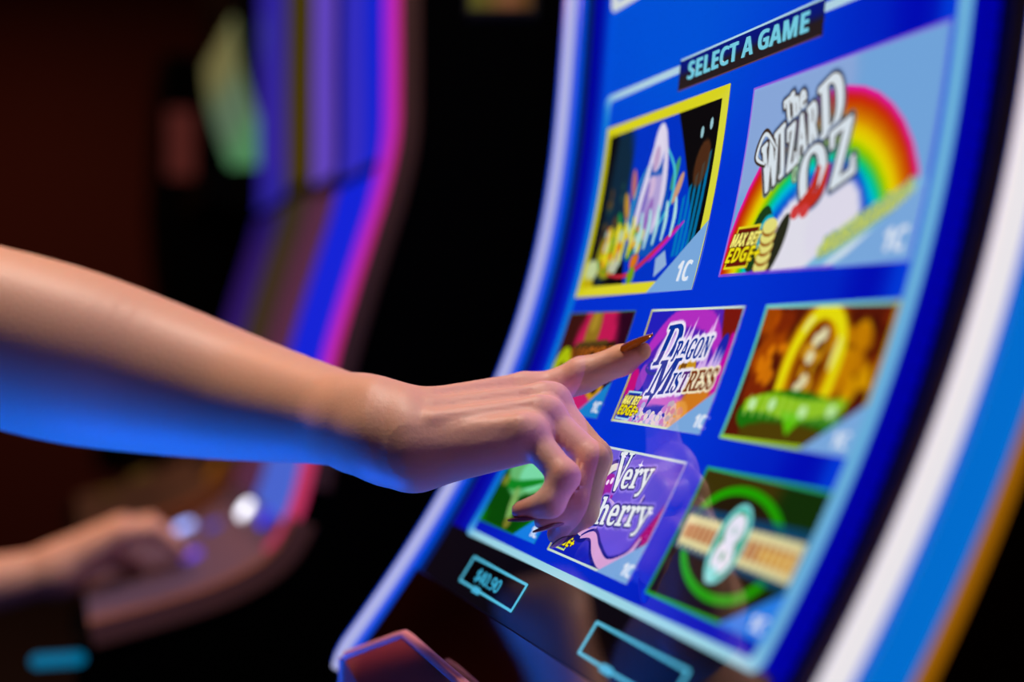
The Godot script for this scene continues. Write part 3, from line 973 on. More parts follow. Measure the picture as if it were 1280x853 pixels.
func dress(root: Node3D, base: Vector3, shoulder: Vector3, facing: Vector3, left: Vector3, top_colour: Material, hair_colour: Material, reach := []) -> Array:
	# The rest of a standing figure from its right shoulder: returns the coarse body (without the right arm) and adds clothes, shoes, hair and eyes. Points are relative to base.
	var sh := shoulder - base
	var sl := sh + left * 0.33
	var mid := (sh + sl) * 0.5
	var up := Vector3.UP
	var hipr := Vector3(mid.x, sh.y - 0.47, mid.z) - left * 0.085
	var hipl := hipr + left * 0.17
	var kr := Vector3(hipr.x, 0.48, hipr.z) + facing * 0.03
	var kl := Vector3(hipl.x, 0.48, hipl.z) + facing * 0.03
	var ar := Vector3(hipr.x, 0.08, hipr.z) - left * 0.02
	var al := Vector3(hipl.x, 0.08, hipl.z) + left * 0.02
	var el := sl + left * 0.05 - up * 0.28
	var wl := el - up * 0.23 + facing * 0.06
	var fist := wl - up * .08
	if reach.size():
		el = reach[0] - base
		wl = reach[1] - base
		fist = reach[2] - base
	var fingers := fist + (fist - wl).normalized() * .03 - up * .025
	var neck := mid + up * 0.06
	var head := mid + up * 0.2 + facing * 0.02
	var torso := [
		bone(sh + up * -0.02, .048, mid + up * 0.0, .07, .05), bone(sl + up * -0.02, .048, mid, .07, .05), bone(mid - up * 0.1 - left * .05, .1, mid - up * 0.1 + left * .05, .1, .06),
		bone(mid - up * 0.12, .1, mid - up * 0.3, .09, .06), bone(hipr, .095, hipl, .095, .06), bone(mid - up * 0.3, .1, (hipr + hipl) / 2, .11, .06),
		bone(mid - up * .16 - left * .07 + facing * .06, .05, mid - up * .17 - left * .07 + facing * .065, .05, .04), bone(mid - up * .16 + left * .07 + facing * .06, .05, mid - up * .17 + left * .07 + facing * .065, .05, .04)]
	var legs := [bone(hipr, .085, kr, .055, .03), bone(kr, .055, ar, .036, .03), bone(hipl, .085, kl, .055, .03), bone(kl, .055, al, .036, .03)]
	var arm := [bone(sl, .046, el, .037, .02), bone(el, .037, wl, .025, .02), bone(wl, .026, fist, .030, .02), bone(fist, .026, fingers, .018, .02)]
	var fine := [[bone(neck - up * .04, .052, neck + up * .06, .047, .02), bone(head + up * .02 - facing * .015, .078, head + up * .03 + facing * .01, .076, .03), bone(head - up * .05 + facing * .05, .042, head - up * .07 + facing * .065, .03, .03),
		bone(head + up * .005 + facing * .088, .008, head - up * .022 + facing * .1, .012, .012), bone(head - up * .055 + facing * .084 - left * .015, .008, head - up * .055 + facing * .084 + left * .015, .008, .006),
		bone(head - left * .08 + up * .005, .014, head - left * .08 - up * .025, .011, .006), bone(head + left * .08 + up * .005, .014, head + left * .08 - up * .025, .011, .006)]]
	var grown := func(list: Array, by: float) -> Array:
		var out := []
		for b in list:
			out.append(bone(b[0], b[1] + by, b[2], b[3] + by, b[4]))
		return out
	put_mesh("top", join_flesh([flesh([grown.call(torso, .008)], .012, .01)]), top_colour, root)
	put_mesh("trousers", join_flesh([flesh([grown.call(legs + [bone(hipr, .095, hipl, .095, .06)], .014)], .014, .01)]), paint(22, 22, 28, .85), root)
	for q in [ar, al]:
		var st := start()
		var f := flesh([[bone(q - up * .045 - facing * .04, .034, q - up * .05 + facing * .14, .03, .02), bone(q - up * .02, .04, q - up * .04, .04, .02)]], .008, .01)
		put_mesh("shoe", join_flesh([f]), paint(15, 14, 16, .4), root)
	var hair := [bone(head + up * .045 - facing * .03, .088, head + up * .04 - facing * .02, .086, .02), bone(head - facing * .06, .07, head - up * .2 - facing * .07, .06, .03), bone(head - facing * .03 - left * .06, .04, head - up * .18 - facing * .05 - left * .07, .03, .02), bone(head - facing * .03 + left * .06, .04, head - up * .18 - facing * .05 + left * .07, .03, .02)]
	put_mesh("hair", join_flesh([flesh([hair], .008, .01)]), hair_colour, root)
	for k in [-1.0, 1.0]:
		var st := start()
		lathe(st, [Vector2(0, -.012), Vector2(.008, -.009), Vector2(.012, 0), Vector2(.008, .009), Vector2(0, .012)], Transform3D(Basis(), head + up * .008 + facing * .072 + left * .031 * k), 12)
		put("eye", st, paint(235, 232, 228, .2), root)
	return [flesh([torso, legs, arm], .014, .02), flesh(fine, .005, .01)]

# ---------------------------------------------------------------- machines

func along(sf: Surf, root: Node3D, called: String, m: Material, sl: float, sr: float, y0: float, y1: float, h0: float, h1: float, bow := 0.0) -> MeshInstance3D:
	var st := start()
	slab(st, sf, sl, sr, sf.a_of(y0), sf.a_of(y1), h0, h1, bow)
	return put(called, st, m, root)

func cabinet_outline(sf: Surf, y_top: float, y_low: float, back: float, foot: float) -> PackedVector2Array:
	# (z, y) of a side: down the front a little behind the screen, along the floor, up the back
	var out := PackedVector2Array()
	var a := sf.a_of(y_top)
	var low := sf.a_of(y_low)
	var n := 40
	for i in n + 1:
		var q := sf.p(sf.s0, lerpf(a, low, i / float(n)), -0.005)
		out.append(Vector2(q.z, q.y))
	out.append(Vector2(out[-1].x, sf.eye + y_low - 0.06))
	out.append(Vector2(foot, 0.12))
	out.append(Vector2(foot, 0.0))
	out.append(Vector2(sf.u0 - back, 0.0))
	out.append(Vector2(sf.u0 - back, out[0].y))
	return out

func game(sf: Surf, root: Node3D, im: Image, sl: float, sr: float, a0: float, a1: float, label: String, edge: Image, wide: float, price: Color, price_at := 0.9, energy := 1.0) -> void:
	var st := start()
	slab(st, sf, sl, sr, a0, a1, 0.00005, 0.0002)
	var g := put("game_screen", st, picture(im, energy), root)
	g.set_meta("label", label)
	st = start()
	ring(st, sf, sl, sr, a0, a1, 0.0006, wide, wide * 0.8, 0.0002, 0.0003)
	put("tile_border", st, picture(edge, energy), g)
	var w := sl - sr
	var h := a1 - a0
	st = start()
	plate(st, sf, PackedVector2Array([Vector2(sr + w * .34, a0), Vector2(sr, a0), Vector2(sr, a0 + h * .34)]), 0.0003, 0.00045)
	put("price_flag", st, glow(int(price.r * 255), int(price.g * 255), int(price.b * 255), energy, .05), g)
	st = start()
	lettering(st, sf, "1C", sr + w * (1.06 - price_at), sr + w * (1.0 - price_at - .035), a0 + h * .045, a0 + h * .15, 0.0008, 0.0011, 0.15)
	put("price_lettering", st, glow(226, 232, 240, energy), g)

func edge_image(left: Color, top: Color, right: Color, low: Color) -> Image:
	var im := Image.create(64, 64, false, Image.FORMAT_RGBA8)
	for y in 64:
		for x in 64:
			var l := 1.0 / (1.0 + x) ** 2
			var r := 1.0 / (64.0 - x) ** 2
			var t := 1.0 / (1.0 + y) ** 2
			var b := 1.0 / (64.0 - y) ** 2
			var c := (left * l + top * t + right * r + low * b) / (l + r + t + b)
			im.set_pixel(x, y, Color(c.r, c.g, c.b))
	return im

func main_machine() -> void:
	var sf := main_surface()
	var root := thing("slot_machine", "slot machine with a curved touch screen of game tiles, framed by white light strips", "slot machine", row_point(sf.s0, sf.u0))
	root.basis = row_basis()
	var black := paint(10, 10, 12, .3)
	var st := start()
	prism(st, cabinet_outline(sf, .6, -.42, .75, .1), sf.s0 - .9985, sf.s0 - .4275)
	put("cabinet", st, black, root)
	# the screen and what it shows
	var r := Art.new(256, 512, c8(0, 20, 182))
	r.poly(r.oval(.45, .62, .42, .36), c8(0, 50, 208), 6)
	r.poly(r.oval(.3, .3, .4, .2), c8(0, 80, 214), 6)  # lighter upper left: veil of reflections painted into the screen picture
	r.poly([Vector2(.955, 0), Vector2(1, 0), Vector2(1, .936), Vector2(.955, .936)], c8(0, 0, 160), 3)
	r.poly([Vector2(.925, 0), Vector2(.96, 0), Vector2(.96, .9), Vector2(.925, .9)], c8(0, 58, 214), 2)
	r.poly([Vector2(.86, .4), Vector2(.9, .4), Vector2(.9, .9), Vector2(.86, .9)], c8(0, 6, 176), 3)
	r.poly([Vector2(0, .1), Vector2(.05, .1), Vector2(.05, 1), Vector2(0, 1)], c8(0, 0, 150), 3)
	r.poly([Vector2(0, .936), Vector2(1, .936), Vector2(1, 1), Vector2(0, 1)], c8(6, 6, 14), 0)
	st = start()
	slab(st, sf, .934, .4755, -.182, .40, -.004, 0.0)
	put("display_screen", st, picture(r.im, 1.0, .03), root)
	var line := edge_image(c8(0, 112, 214), c8(176, 210, 226), c8(104, 172, 216), c8(156, 212, 228))
	st = start()
	ring(st, sf, .897, .488, -.1462, .1640, .007, .010, .0046, 0.0001, 0.0004)
	put("screen_border", st, picture(line), root)
	st = start()
	ring(st, sf, .900, .488, .2215, .396, .007, .010, .006, 0.0001, 0.0004)
	put("screen_border", st, glow(200, 214, 216, 1.0), root)
	# heading
	var hd := Art.new(64, 64, c8(8, 22, 120))
	hd.poly([Vector2(0, .45), Vector2(1, .45), Vector2(1, 1), Vector2(0, 1)], c8(38, 28, 30), 4)
	st = start()
	slab(st, sf, .776, .6085, .1480, .1668, .0001, .0006)
	var head := put("screen_header", st, picture(hd.im), root)
	st = start()
	slab(st, sf, .7745, .610, .1660, .1670, .0006, .0009)
	put("header_line", st, glow(170, 212, 230), head)
	st = start()
	slab(st, sf, .775, .6095, .1480, .1485, .0006, .0009)
	put("header_line", st, glow(96, 62, 60), head)
	st = start()
	lettering(st, sf, "SELECT A GAME", .7630, .6225, .1527, .1634, .0006, .0011)
	put("header_lettering", st, glow(112, 200, 222), head)
	# the games
	var white := c8(196, 224, 222)
	var pale := c8(120, 166, 218)
	game(sf, root, art_fairy(), .888, .705, .0254, .1412, "game tile with a pale fairy in a thick yellow frame", edge_image(c8(196, 190, 0), c8(216, 210, 30), c8(214, 214, 60), c8(220, 212, 40)), .0085, pale, .92)
	game(sf, root, art_rainbow(), .676, .501, .0315, .1335, "large game tile with a rainbow", edge_image(c8(150, 110, 216), c8(140, 90, 216), c8(90, 110, 214), c8(120, 60, 206)), .0014, pale, .93)
	game(sf, root, art_lucky(), .890, .7745, -.0533, .0149, "red game tile behind the index finger", edge_image(c8(40, 60, 90), c8(70, 120, 110), c8(60, 90, 130), c8(20, 110, 200)), .001, c8(24, 132, 212), .95, .9)
	game(sf, root, art_dragon(), .7515, .635, -.0533, .0149, "purple game tile under the fingertip", edge_image(c8(206, 196, 20), c8(206, 226, 210), c8(110, 150, 200), c8(206, 222, 190)), .0016, pale, .97)
	game(sf, root, art_throne(), .6135, .498, -.0533, .0149, "golden game tile with a green banner", edge_image(c8(80, 190, 170), c8(120, 206, 200), c8(190, 150, 30), c8(160, 206, 40)), .0024, pale, .93)
	game(sf, root, art_green(), .890, .7745, -.1345, -.0680, "green game tile behind the curled fingers", edge_image(c8(10, 120, 60), c8(20, 140, 90), c8(10, 120, 60), c8(20, 120, 20)), .001, c8(20, 126, 226), .95)
	game(sf, root, art_cherry(), .7515, .635, -.1345, -.0680, "purple game tile with a cherry", edge_image(c8(200, 196, 60), c8(206, 220, 220), c8(140, 140, 214), c8(200, 220, 210)), .0016, pale, .96)
	game(sf, root, art_eight(), .6125, .496, -.1345, -.0680, "dark game tile with a figure eight on a green ring", edge_image(c8(20, 140, 70), c8(40, 170, 110), c8(20, 90, 90), c8(40, 170, 30)), .002, c8(40, 124, 226), .93)
	var gloss := paint(150, 150, 156, .05, 1.0)
	gloss.clearcoat_enabled = true
	gloss.clearcoat = 1.0
	gloss.clearcoat_roughness = .03
	st = start()
	slab(st, sf, .954, .452, -.36, -.1828, -.004, -.0004)
	put("lower_panel", st, gloss, root)
	# the two credit meters
	for q in [[.8565, .749], [.6440, .5365]]:
		st = start()
		slab(st, sf, q[0], q[1], -.1747, -.1562, .0001, .0002)
		var meter := put("meter_display", st, paint(4, 5, 10, .05), root)
		st = start()
		ring(st, sf, q[0], q[1], -.1747, -.1562, .0012, .0026, .0016, .0002, .0004)
		put("meter_border", st, glow(84, 190, 222), meter)
		st = start()
		plate(st, sf, PackedVector2Array([Vector2(q[0] - .032, -.1762), Vector2(q[0] - .044, -.1762), Vector2(q[0] - .046, -.1740), Vector2(q[0] - .043, -.1720), Vector2(q[0] - .033, -.1720), Vector2(q[0] - .030, -.1740)]), .0003, .0007)
		put("meter_tab", st, glow(70, 176, 214), meter)
		if q[0] > .8:
			st = start()
			lettering(st, sf, "$40.90", .8330, .7865, -.1703, -.1613, .0002, .0005, 0.0, false)
			put("meter_lettering", st, glow(60, 176, 214), meter)
			meter.set_meta("label", "credit meter reading $40.90")
	# light strips down both edges, the lit side and its gold trim
	var far := along(sf, root, "light_strip", glow(0, 72, 214, 1.0, .3), .9985, .957, -.232, .58, -.003, .0015)
	along(sf, far, "light_core", glow(172, 176, 226, 1.0, .3), .9870, .9675, -.231, .58, .0015, .0015, .004)
	var near := along(sf, root, "light_strip", glow(0, 76, 216, 1.0, .3), .4487, .4265, -.40, .58, -.003, .0015)
	along(sf, near, "light_core", glow(228, 224, 228, 1.05, .3), .4478, .4290, -.40, .58, .0015, .0015, .003)
	along(sf, root, "side_light", glow(0, 108, 204, 1.0, .3), .4275, .4245, -.40, .58, -.0165, .0012)
	along(sf, root, "glowing_gold_trim", glow(150, 92, 4, 1.0, .4), .4275, .4235, -.40, .58, -.0235, -.0166)  # gold trim, no lamp: the orange light on it is put in as glow
	# ledge under the screen, with a metal rim
	var at := func(s: float, u: float, y: float) -> Vector3: return Vector3(sf.s0 - s, EYE + y, sf.u0 - u)
	var top := [at.call(.838, .200, -.1815), at.call(.889, .172, -.2045), at.call(.47, .150, -.222), at.call(.43, .200, -.1815)]
	st = start()
	quad(st, top[0], top[1], top[2], top[3])
	for i in 4:
		var p: Vector3 = top[i]
		var q: Vector3 = top[(i + 1) % 4]
		quad(st, p + Vector3(0, -.12, 0), q + Vector3(0, -.12, 0), q, p)
	quad(st, top[3] + Vector3(0, -.12, 0), top[2] + Vector3(0, -.12, 0), top[1] + Vector3(0, -.12, 0), top[0] + Vector3(0, -.12, 0))
	put("ledge", st, paint(130, 32, 30, .5), root)  # red light falling on the ledge is put into its base colour
	st = start()
	var rim := []
	for q in [top[3], top[0].lerp(top[3], .03), top[0] - Vector3(0, .0005, 0), top[0].lerp(top[1], .12), top[1].lerp(top[0], .06), top[1] - Vector3(0, .001, 0), top[1] + Vector3(.0, -.012, .0), top[1] + Vector3(0, -.12, 0)]:
		rim.append(q)
	tube(st, rim, .0032)
	put("ledge_trim", st, paint(236, 150, 146, .4, .1), root)
	# button deck below the frame of the photograph, with a blue lit panel that lights the arm from below
	st = start()
	prism(st, PackedVector2Array([Vector2(sf.u0 - .19, EYE - .325), Vector2(sf.u0 + .16, EYE - .375), Vector2(sf.u0 + .17, EYE - .39), Vector2(sf.u0 + .16, EYE - .43), Vector2(sf.u0 - .19, EYE - .45)]), sf.s0 - 1.045, sf.s0 - .44)
	put("button_deck", st, black, root)
	st = start()
	prism(st, PackedVector2Array([Vector2(sf.u0 - .15, EYE - .326), Vector2(sf.u0 - .15, EYE - .331), Vector2(sf.u0 + .14, EYE - .3725), Vector2(sf.u0 + .14, EYE - .3675)]), sf.s0 - 1.035, sf.s0 - .77)
	put("deck_screen", st, glow(0, 92, 255, 1.7, .2), root)

func back_machine(label: String, s_near: float, s_far: float, raise: float, strips: Array, buttons: Array, rim: Material, deck: Material) -> Node3D:
	var knots := []
	for q in [[.62, .352], [.45, .351], [.36, .350], [.275, .350], [.214, .348], [.153, .335], [.101, .319], [.041, .300], [-.036, .278], [-.137, .258], [-.196, .241], [-.235, .215], [-.262, .165], [-.281, .10], [-.297, .03]]:
		knots.append(Vector2(q[0] + raise, q[1]))
	var s0 := (s_near + s_far) / 2
	var sf := bent_surface(knots, s0, .35)
	var root := thing("slot_machine", label, "slot machine", row_point(s0, .35), "slot machines in the row behind")
	root.basis = row_basis()
	var low: float = knots[-1].x
	var st := start()
	var side := cabinet_outline(sf, knots[0].x - .01, low + .004, .73, .12)
	side[41] = Vector2(side[40].x + .035, EYE + low - .02)
	side.insert(42, Vector2(side[40].x + .03, EYE + low - .09))
	side.insert(43, Vector2(.16, EYE + low - .16))
	prism(st, side, s0 - s_far, s0 - s_near)
	var dull := paint(4, 4, 5, .6)
	dull.metallic_specular = .06
	put("cabinet", st, dull, root)
	for q in strips:
		along(sf, root, q[0], q[1], q[2], q[3], q[4] + raise, q[5] + raise, -.003, .002)
	# the deck that the screen runs into, and its rounded rim
	along(sf, root, "deck", deck, s_far - .02, s_near + .02, low, -.205 + raise, -.004, .0015)
	along(sf, root, "deck_trim", rim, s_near + .022, s_near - .003, low, -.195 + raise, -.02, .004)
	along(sf, root, "side_trim", paint(86, 54, 46, .5), s_near + .004, s_near - .003, -.16 + raise, knots[0].x - .02, -.024, -.003)
	for q in buttons:
		# [s, y, radius, material]
		st = start()
		var a := sf.a_of(q[1] + raise)
		var n := sf.normal(a)
		var x := Vector3.RIGHT
		lathe(st, [Vector2(q[2], -.002), Vector2(q[2], .004), Vector2(q[2] * .8, .007), Vector2(0, .008)], Transform3D(Basis(x, n, x.cross(n)), sf.p(q[0], a, .001)))
		put("button_light", st, q[3], root)
	return root

func plain_machines() -> void:
	var a := back_machine("blurred slot machine with a magenta light strip and lit deck buttons, behind the arm", 1.5, 2.03, 0.0, [
		["light_strip", glow(168, 34, 205), 1.562, 1.511, -.13, .61], ["light_strip", glow(206, 42, 130), 1.511, 1.4995, -.13, .61], ["light_strip", glow(190, 52, 96), 1.562, 1.4995, -.235, -.13],
		["display_screen", glow(0, 34, 214), 1.80, 1.575, -.13, .186], ["display_screen", glow(48, 44, 190), 1.80, 1.655, .202, .61], ["display_screen", glow(0, 34, 206), 1.655, 1.575, .202, .61], ["display_screen", glow(70, 100, 205), 1.80, 1.575, -.205, -.13],
		["light_strip", glow(96, 68, 190), 2.02, 1.88, .215, .61], ["light_strip", glow(82, 42, 66), 2.02, 1.82, -.205, .19]],
		[[1.80, -.222, .0125, glow(236, 236, 250, 3.2, .7)], [1.96, -.262, .0125, glow(150, 170, 250, 2.4, .7)], [1.73, -.266, .012, glow(90, 50, 215, 1.2, .7)], [1.655, -.214, .012, glow(10, 40, 226, 1.4, .7)], [1.86, -.25, .012, glow(40, 60, 200, .6, .7)]],
		paint(120, 76, 60, .5), paint(92, 78, 104, .45))
	for k in 5:
		var st := start()
		lathe(st, [Vector2(0, -.008), Vector2(.007, -.005), Vector2(.009, 0), Vector2(.007, .005), Vector2(0, .008)], Transform3D(Basis(), Vector3(1.765 - 1.497, EYE - .327, .35 + .018 - .009 * k)), 12)
		put("indicator_light", st, glow(0, 120, 165, .7), a)
	back_machine("dim slot machine with olive and indigo strips, beyond the magenta-lit one", 2.05, 2.62, .015, [
		["display_screen", glow(66, 54, 8), 2.28, 2.055, .215, .61], ["display_screen", glow(56, 46, 30), 2.28, 2.055, -.2, .19],
		["light_strip", glow(44, 34, 150), 2.60, 2.31, .21, .61], ["light_strip", glow(36, 20, 96), 2.60, 2.31, -.2, .19]],
		[[2.17, -.222, .02, glow(120, 66, 4, 1.2)], [2.62, -.27, .02, glow(90, 66, 20, .8)], [2.5, -.285, .018, glow(70, 50, 10, .8)]],
		paint(120, 62, 20, .5), paint(20, 16, 14, .5))
	# far machine with the leaning green screen
	var knots := [Vector2(.85, .300), Vector2(.72, .311), Vector2(.653, .318), Vector2(.526, .3305), Vector2(.40, .372), Vector2(.337, .408), Vector2(.31, .42)]
	var sf := bent_surface(knots, 3.02, .35)
	var g := thing("slot_machine", "far slot machine with a pale green screen curving outward above a black shelf", "slot machine", row_point(3.02, .35), "slot machines in the row behind")
	g.basis = row_basis()
	var st := start()
	var side := PackedVector2Array()
	for i in 21:
		var q := sf.p(sf.s0, lerpf(sf.a_of(.84), sf.a_of(.325), i / 20.0), -.005)
		side.append(Vector2(q.z, q.y))
	for q in [[.085, .315], [.085, .255], [-.06, .22], [-.08, -.2], [.2, -.28], [.2, -.36], [.0, -.4], [.0, -EYE], [-.4, -EYE], [-.4, .84]]:
		side.append(Vector2(q[0], EYE + q[1]))
	prism(st, side, 3.02 - 3.32, 3.02 - 2.74)
	put("cabinet", st, paint(4, 4, 5, .6), g)
	var im := Art.new(64, 128, c8(96, 122, 96))
	im.poly([Vector2(0, 0), Vector2(1, 0), Vector2(1, .35), Vector2(0, .3)], c8(122, 116, 72), 4)
	im.poly([Vector2(0, .7), Vector2(1, .65), Vector2(1, 1), Vector2(0, 1)], c8(84, 148, 96), 4)
	st = start()
	slab(st, sf, 3.30, 2.76, sf.a_of(.335), sf.a_of(.61), -.003, .001)
	put("display_screen", st, picture(im.im, .8, .3), g)
	# farthest machine, a dim red panel on its flank
	var f := thing("slot_machine", "farthest slot machine, a dim red panel glowing on its dark flank", "slot machine", row_point(4.1, .3), "slot machines in the row behind")
	f.basis = row_basis()
	st = start()
	prism(st, PackedVector2Array([Vector2(.03, EYE + .75), Vector2(.05, EYE + .36), Vector2(.04, EYE + .2), Vector2(.0, EYE - .15), Vector2(.2, EYE - .28), Vector2(.2, EYE - .36), Vector2(.05, EYE - .4), Vector2(.05, 0), Vector2(-.4, 0), Vector2(-.4, EYE + .75)]), -.25, .2)
	put("cabinet", st, paint(4, 4, 5, .6), f)
	st = start()
	box(st, Vector3(.199, EYE + .42, -.05), Vector3(.208, EYE + .60, .02))
	put("panel_light", st, glow(88, 26, 22, .6, .8), f)

func overhead_sign() -> void:
	var o := thing("hanging_sign", "small dim orange and olive lit sign hanging in the dark gap between two machines", "sign", cam(-.010, .303, 1.36))
	var st := start()
	box(st, Vector3(-.034, 0, -.015), Vector3(.034, .12, .0135))
	put("sign_case", st, paint(14, 12, 10, .6), o)
	var im := Art.new(64, 64, c8(120, 72, 40))
	im.poly([Vector2(0, 0), Vector2(.36, 0), Vector2(.36, 1), Vector2(0, 1)], c8(84, 80, 14), 4)
	im.poly([Vector2(.8, 0), Vector2(1, 0), Vector2(1, 1), Vector2(.8, 1)], c8(80, 50, 4), 3)
	st = start()
	quad(st, Vector3(-.030, .004, .014), Vector3(.030, .004, .014), Vector3(.030, .116, .014), Vector3(-.030, .116, .014))
	put("sign_light", st, picture(im.im, .8, .4), o)
	for x in [-.024, .024]:
		st = start()
		tube(st, [Vector3(x, .12, 0), Vector3(x, 3.1 - EYE - .303, 0)], .003)
		put("hanger_rod", st, paint(30, 30, 30, .5), o)

# ---------------------------------------------------------------- people

func player() -> void:
	var facing := Vector3(cos(TH), 0, -sin(TH))
	var left := Vector3(-sin(TH), 0, -cos(TH))
	var sh := cam(-.62, .15, .78)
	var base := Vector3(sh.x + left.x * .165, 0, sh.z + left.z * .165)
	var root := thing("person", "person with a bare arm stretched towards the screen, index finger pointing, long brown nails", "person", base)
	var j := {
		"E": cam(-.400, .016, .900), "F0": cam(-.3258, -.0020, .905), "F1": cam(-.2749, -.0153, .905), "F2": cam(-.2227, -.0278, .900), "F3": cam(-.1683, -.0391, .880), "F4": cam(-.1127, -.0470, .835), "F5": cam(-.0858, -.0505, .803),
		"W": cam(-.0648, -.0546, .779), "ULN": cam(-.0733, -.0350, .783), "HY0": cam(-.0516, -.0655, .766), "HY1": cam(.0042, -.0564, .754),
		"MI0": cam(-.0563, -.0462, .782), "K2": cam(.0109, -.0345, .806), "MM0": cam(-.0549, -.0509, .774), "K3": cam(.0221, -.0393, .786), "MR0": cam(-.0537, -.0567, .764), "K4": cam(.0186, -.0454, .768), "K5": cam(.0097, -.0541, .752),
		"I1": cam(.0393, -.0235, .803), "I2": cam(.0619, -.0144, .798), "I3": cam(.0718, -.0094, .787),
		"M1": cam(.0444, -.0663, .766), "M2": cam(.0372, -.0939, .752), "M3": cam(.0245, -.1076, .765),
		"R1": cam(.0426, -.0662, .750), "R2": cam(.0366, -.0878, .747), "R3": cam(.0169, -.0981, .752),
		"P1": cam(.0272, -.0734, .735), "P2": cam(.0198, -.0870, .733), "P3": cam(.0046, -.0917, .738),
		"T0": cam(-.0371, -.0603, .815), "T1": cam(-.0142, -.0585, .830), "T2": cam(.0072, -.0590, .838), "T3": cam(.0250, -.0640, .842),
	}
	for k in j:
		j[k] -= base
	var arm := chain([j.E, j.F0, j.F1, j.F2, j.F3, j.F4, j.F5, j.W], [.0555, .0555, .0540, .0472, .0382, .0285, .0243, .0225], 4, .004) + [
		bone(j.ULN, .0075, j.ULN + Vector3(.004, -.001, 0), .0072, .012),
		bone(j.W, .0225, j.MM0, .0165, .012), bone(j.F5.lerp(j.W, .2), .0225, j.HY0, .0160, .020), bone(j.MI0, .0150, j.K2, .0112, .010), bone(j.MM0, .0150, j.K3, .0112, .008), bone(j.MR0, .0150, j.K4, .0108, .008), bone(j.HY0, .0160, j.K5, .0104, .008), bone(j.HY0, .0165, j.HY1, .0115, .010),
		bone(j.MI0 + Vector3(0, -.014, 0), .014, j.K3 + Vector3(-.012, -.016, 0), .012, .012),
		# knuckles and the tendons that run to them
		bone(j.K2 + Vector3(-.001, .004, .002), .0088, j.K2 + Vector3(.001, .004, .002), .0086, .006), bone(j.K3 + Vector3(-.002, .0035, .003), .0092, j.K3 + Vector3(.0, .0035, .003), .0090, .006),
		bone(j.K4 + Vector3(-.002, .003, .004), .0088, j.K4 + Vector3(.0, .003, .004), .0086, .006), bone(j.K5 + Vector3(-.002, .002, .003), .0086, j.K5 + Vector3(.0, .002, .003), .0084, .006),
		bone(j.MM0 + Vector3(.012, .0115, .006), .0035, j.K3 + Vector3(-.006, .0085, .004), .0032, .006), bone(j.MR0 + Vector3(.012, .0112, .008), .0035, j.K4 + Vector3(-.006, .008, .005), .0032, .006),
		bone(j.MI0 + Vector3(.012, .0125, .004), .0035, j.K2 + Vector3(-.006, .0085, .003), .0032, .006), bone(j.HY0 + Vector3(.014, .0125, .010), .0032, j.K5 + Vector3(-.006, .0075, .006), .0030, .006)]
	var index := [bone(j.K2, .0104, j.I1, .0094, .006), bone(j.I1, .0097, j.I2, .0083, .004), bone(j.I2, .0083, j.I3, .0056, .004), bone(j.I1 + Vector3(0, .0016, .001), .0086, j.I1 + Vector3(.002, .0016, .001), .0084, .004)]
	var middle := [bone(j.K3, .0100, j.M1, .0092, .006), bone(j.M1, .0093, j.M2, .0082, .004), bone(j.M2, .0082, j.M3, .0060, .004)]
	var third := [bone(j.K4, .0094, j.R1, .0084, .006), bone(j.R1, .0087, j.R2, .0080, .004), bone(j.R2, .0080, j.R3, .0058, .004)]
	var little := [bone(j.K5, .0088, j.P1, .0077, .006), bone(j.P1, .0080, j.P2, .0074, .004), bone(j.P2, .0074, j.P3, .0052, .004)]
	var thumb := [bone(j.T0, .015, j.T1, .0115, .008), bone(j.T1, .0115, j.T2, .0098, .005), bone(j.T2, .0098, j.T3, .0065, .005)]
	var red := Color(1.0, .70, .64)
	var tints := []
	for k in ["K2", "K3", "K4", "K5", "M1", "R1", "P1"]:
		tints.append([j[k], .014, Color(1.0, .78, .72)])
	for k in ["I1", "I2"]:
		tints.append([j[k] + Vector3(0, .008, 0), .007, Color(1.0, .80, .72)])
	for k in ["M3", "R3", "P3"]:
		tints.append([j[k], .016, red])
	tints.append([j.I3, .022, Color(1.0, .80, .50)])  # orange light on the fingertip, put into the skin colour
	var shr := sh - base
	var upper := flesh([[bone(shr, .056, shr.lerp(j.E, .5), .055, .02), bone(shr.lerp(j.E, .5), .055, j.E, .0562, .02), bone(j.E, .0562, j.E.lerp(j.F0, .4), .0560, .02)]], .009, .01)
	var rest := dress(root, base, sh, facing, left, paint(30, 30, 40, .9), paint(40, 26, 18, .6), [row_point(1.22, -.18, EYE - .03), row_point(1.16, .02, EYE - .035), row_point(1.15, .095, EYE - .04)])  # left arm is unseen, posed to show as a reflection in the lower panel
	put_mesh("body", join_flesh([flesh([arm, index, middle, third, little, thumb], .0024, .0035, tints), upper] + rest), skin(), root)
	# painted nails
	var polish := paint(128, 62, 14, .12)
	polish.clearcoat_enabled = true
	polish.clearcoat = 1.0
	polish.clearcoat_roughness = .04
	var dark := paint(122, 48, 52, .3)
	var st := start()
	nail(st, j.I2.lerp(j.I3, .30), j.I3 + (j.I3 - j.I2).normalized() * .0125 + Vector3(0, .0022, 0), .0068, Vector3(-.12, .85, .5), .0062)
	put("fingernail", st, polish, root)
	for q in [["P2", "P3", .0056], ["R2", "R3", .0060], ["M2", "M3", .0062]]:
		st = start()
		var d: Vector3 = (j[q[1]] - j[q[0]]).normalized()
		nail(st, j[q[0]].lerp(j[q[1]], .55), j[q[1]] + d * .0085, q[2], Vector3(.3, -1, .15), .0052)
		put("fingernail", st, dark, root)

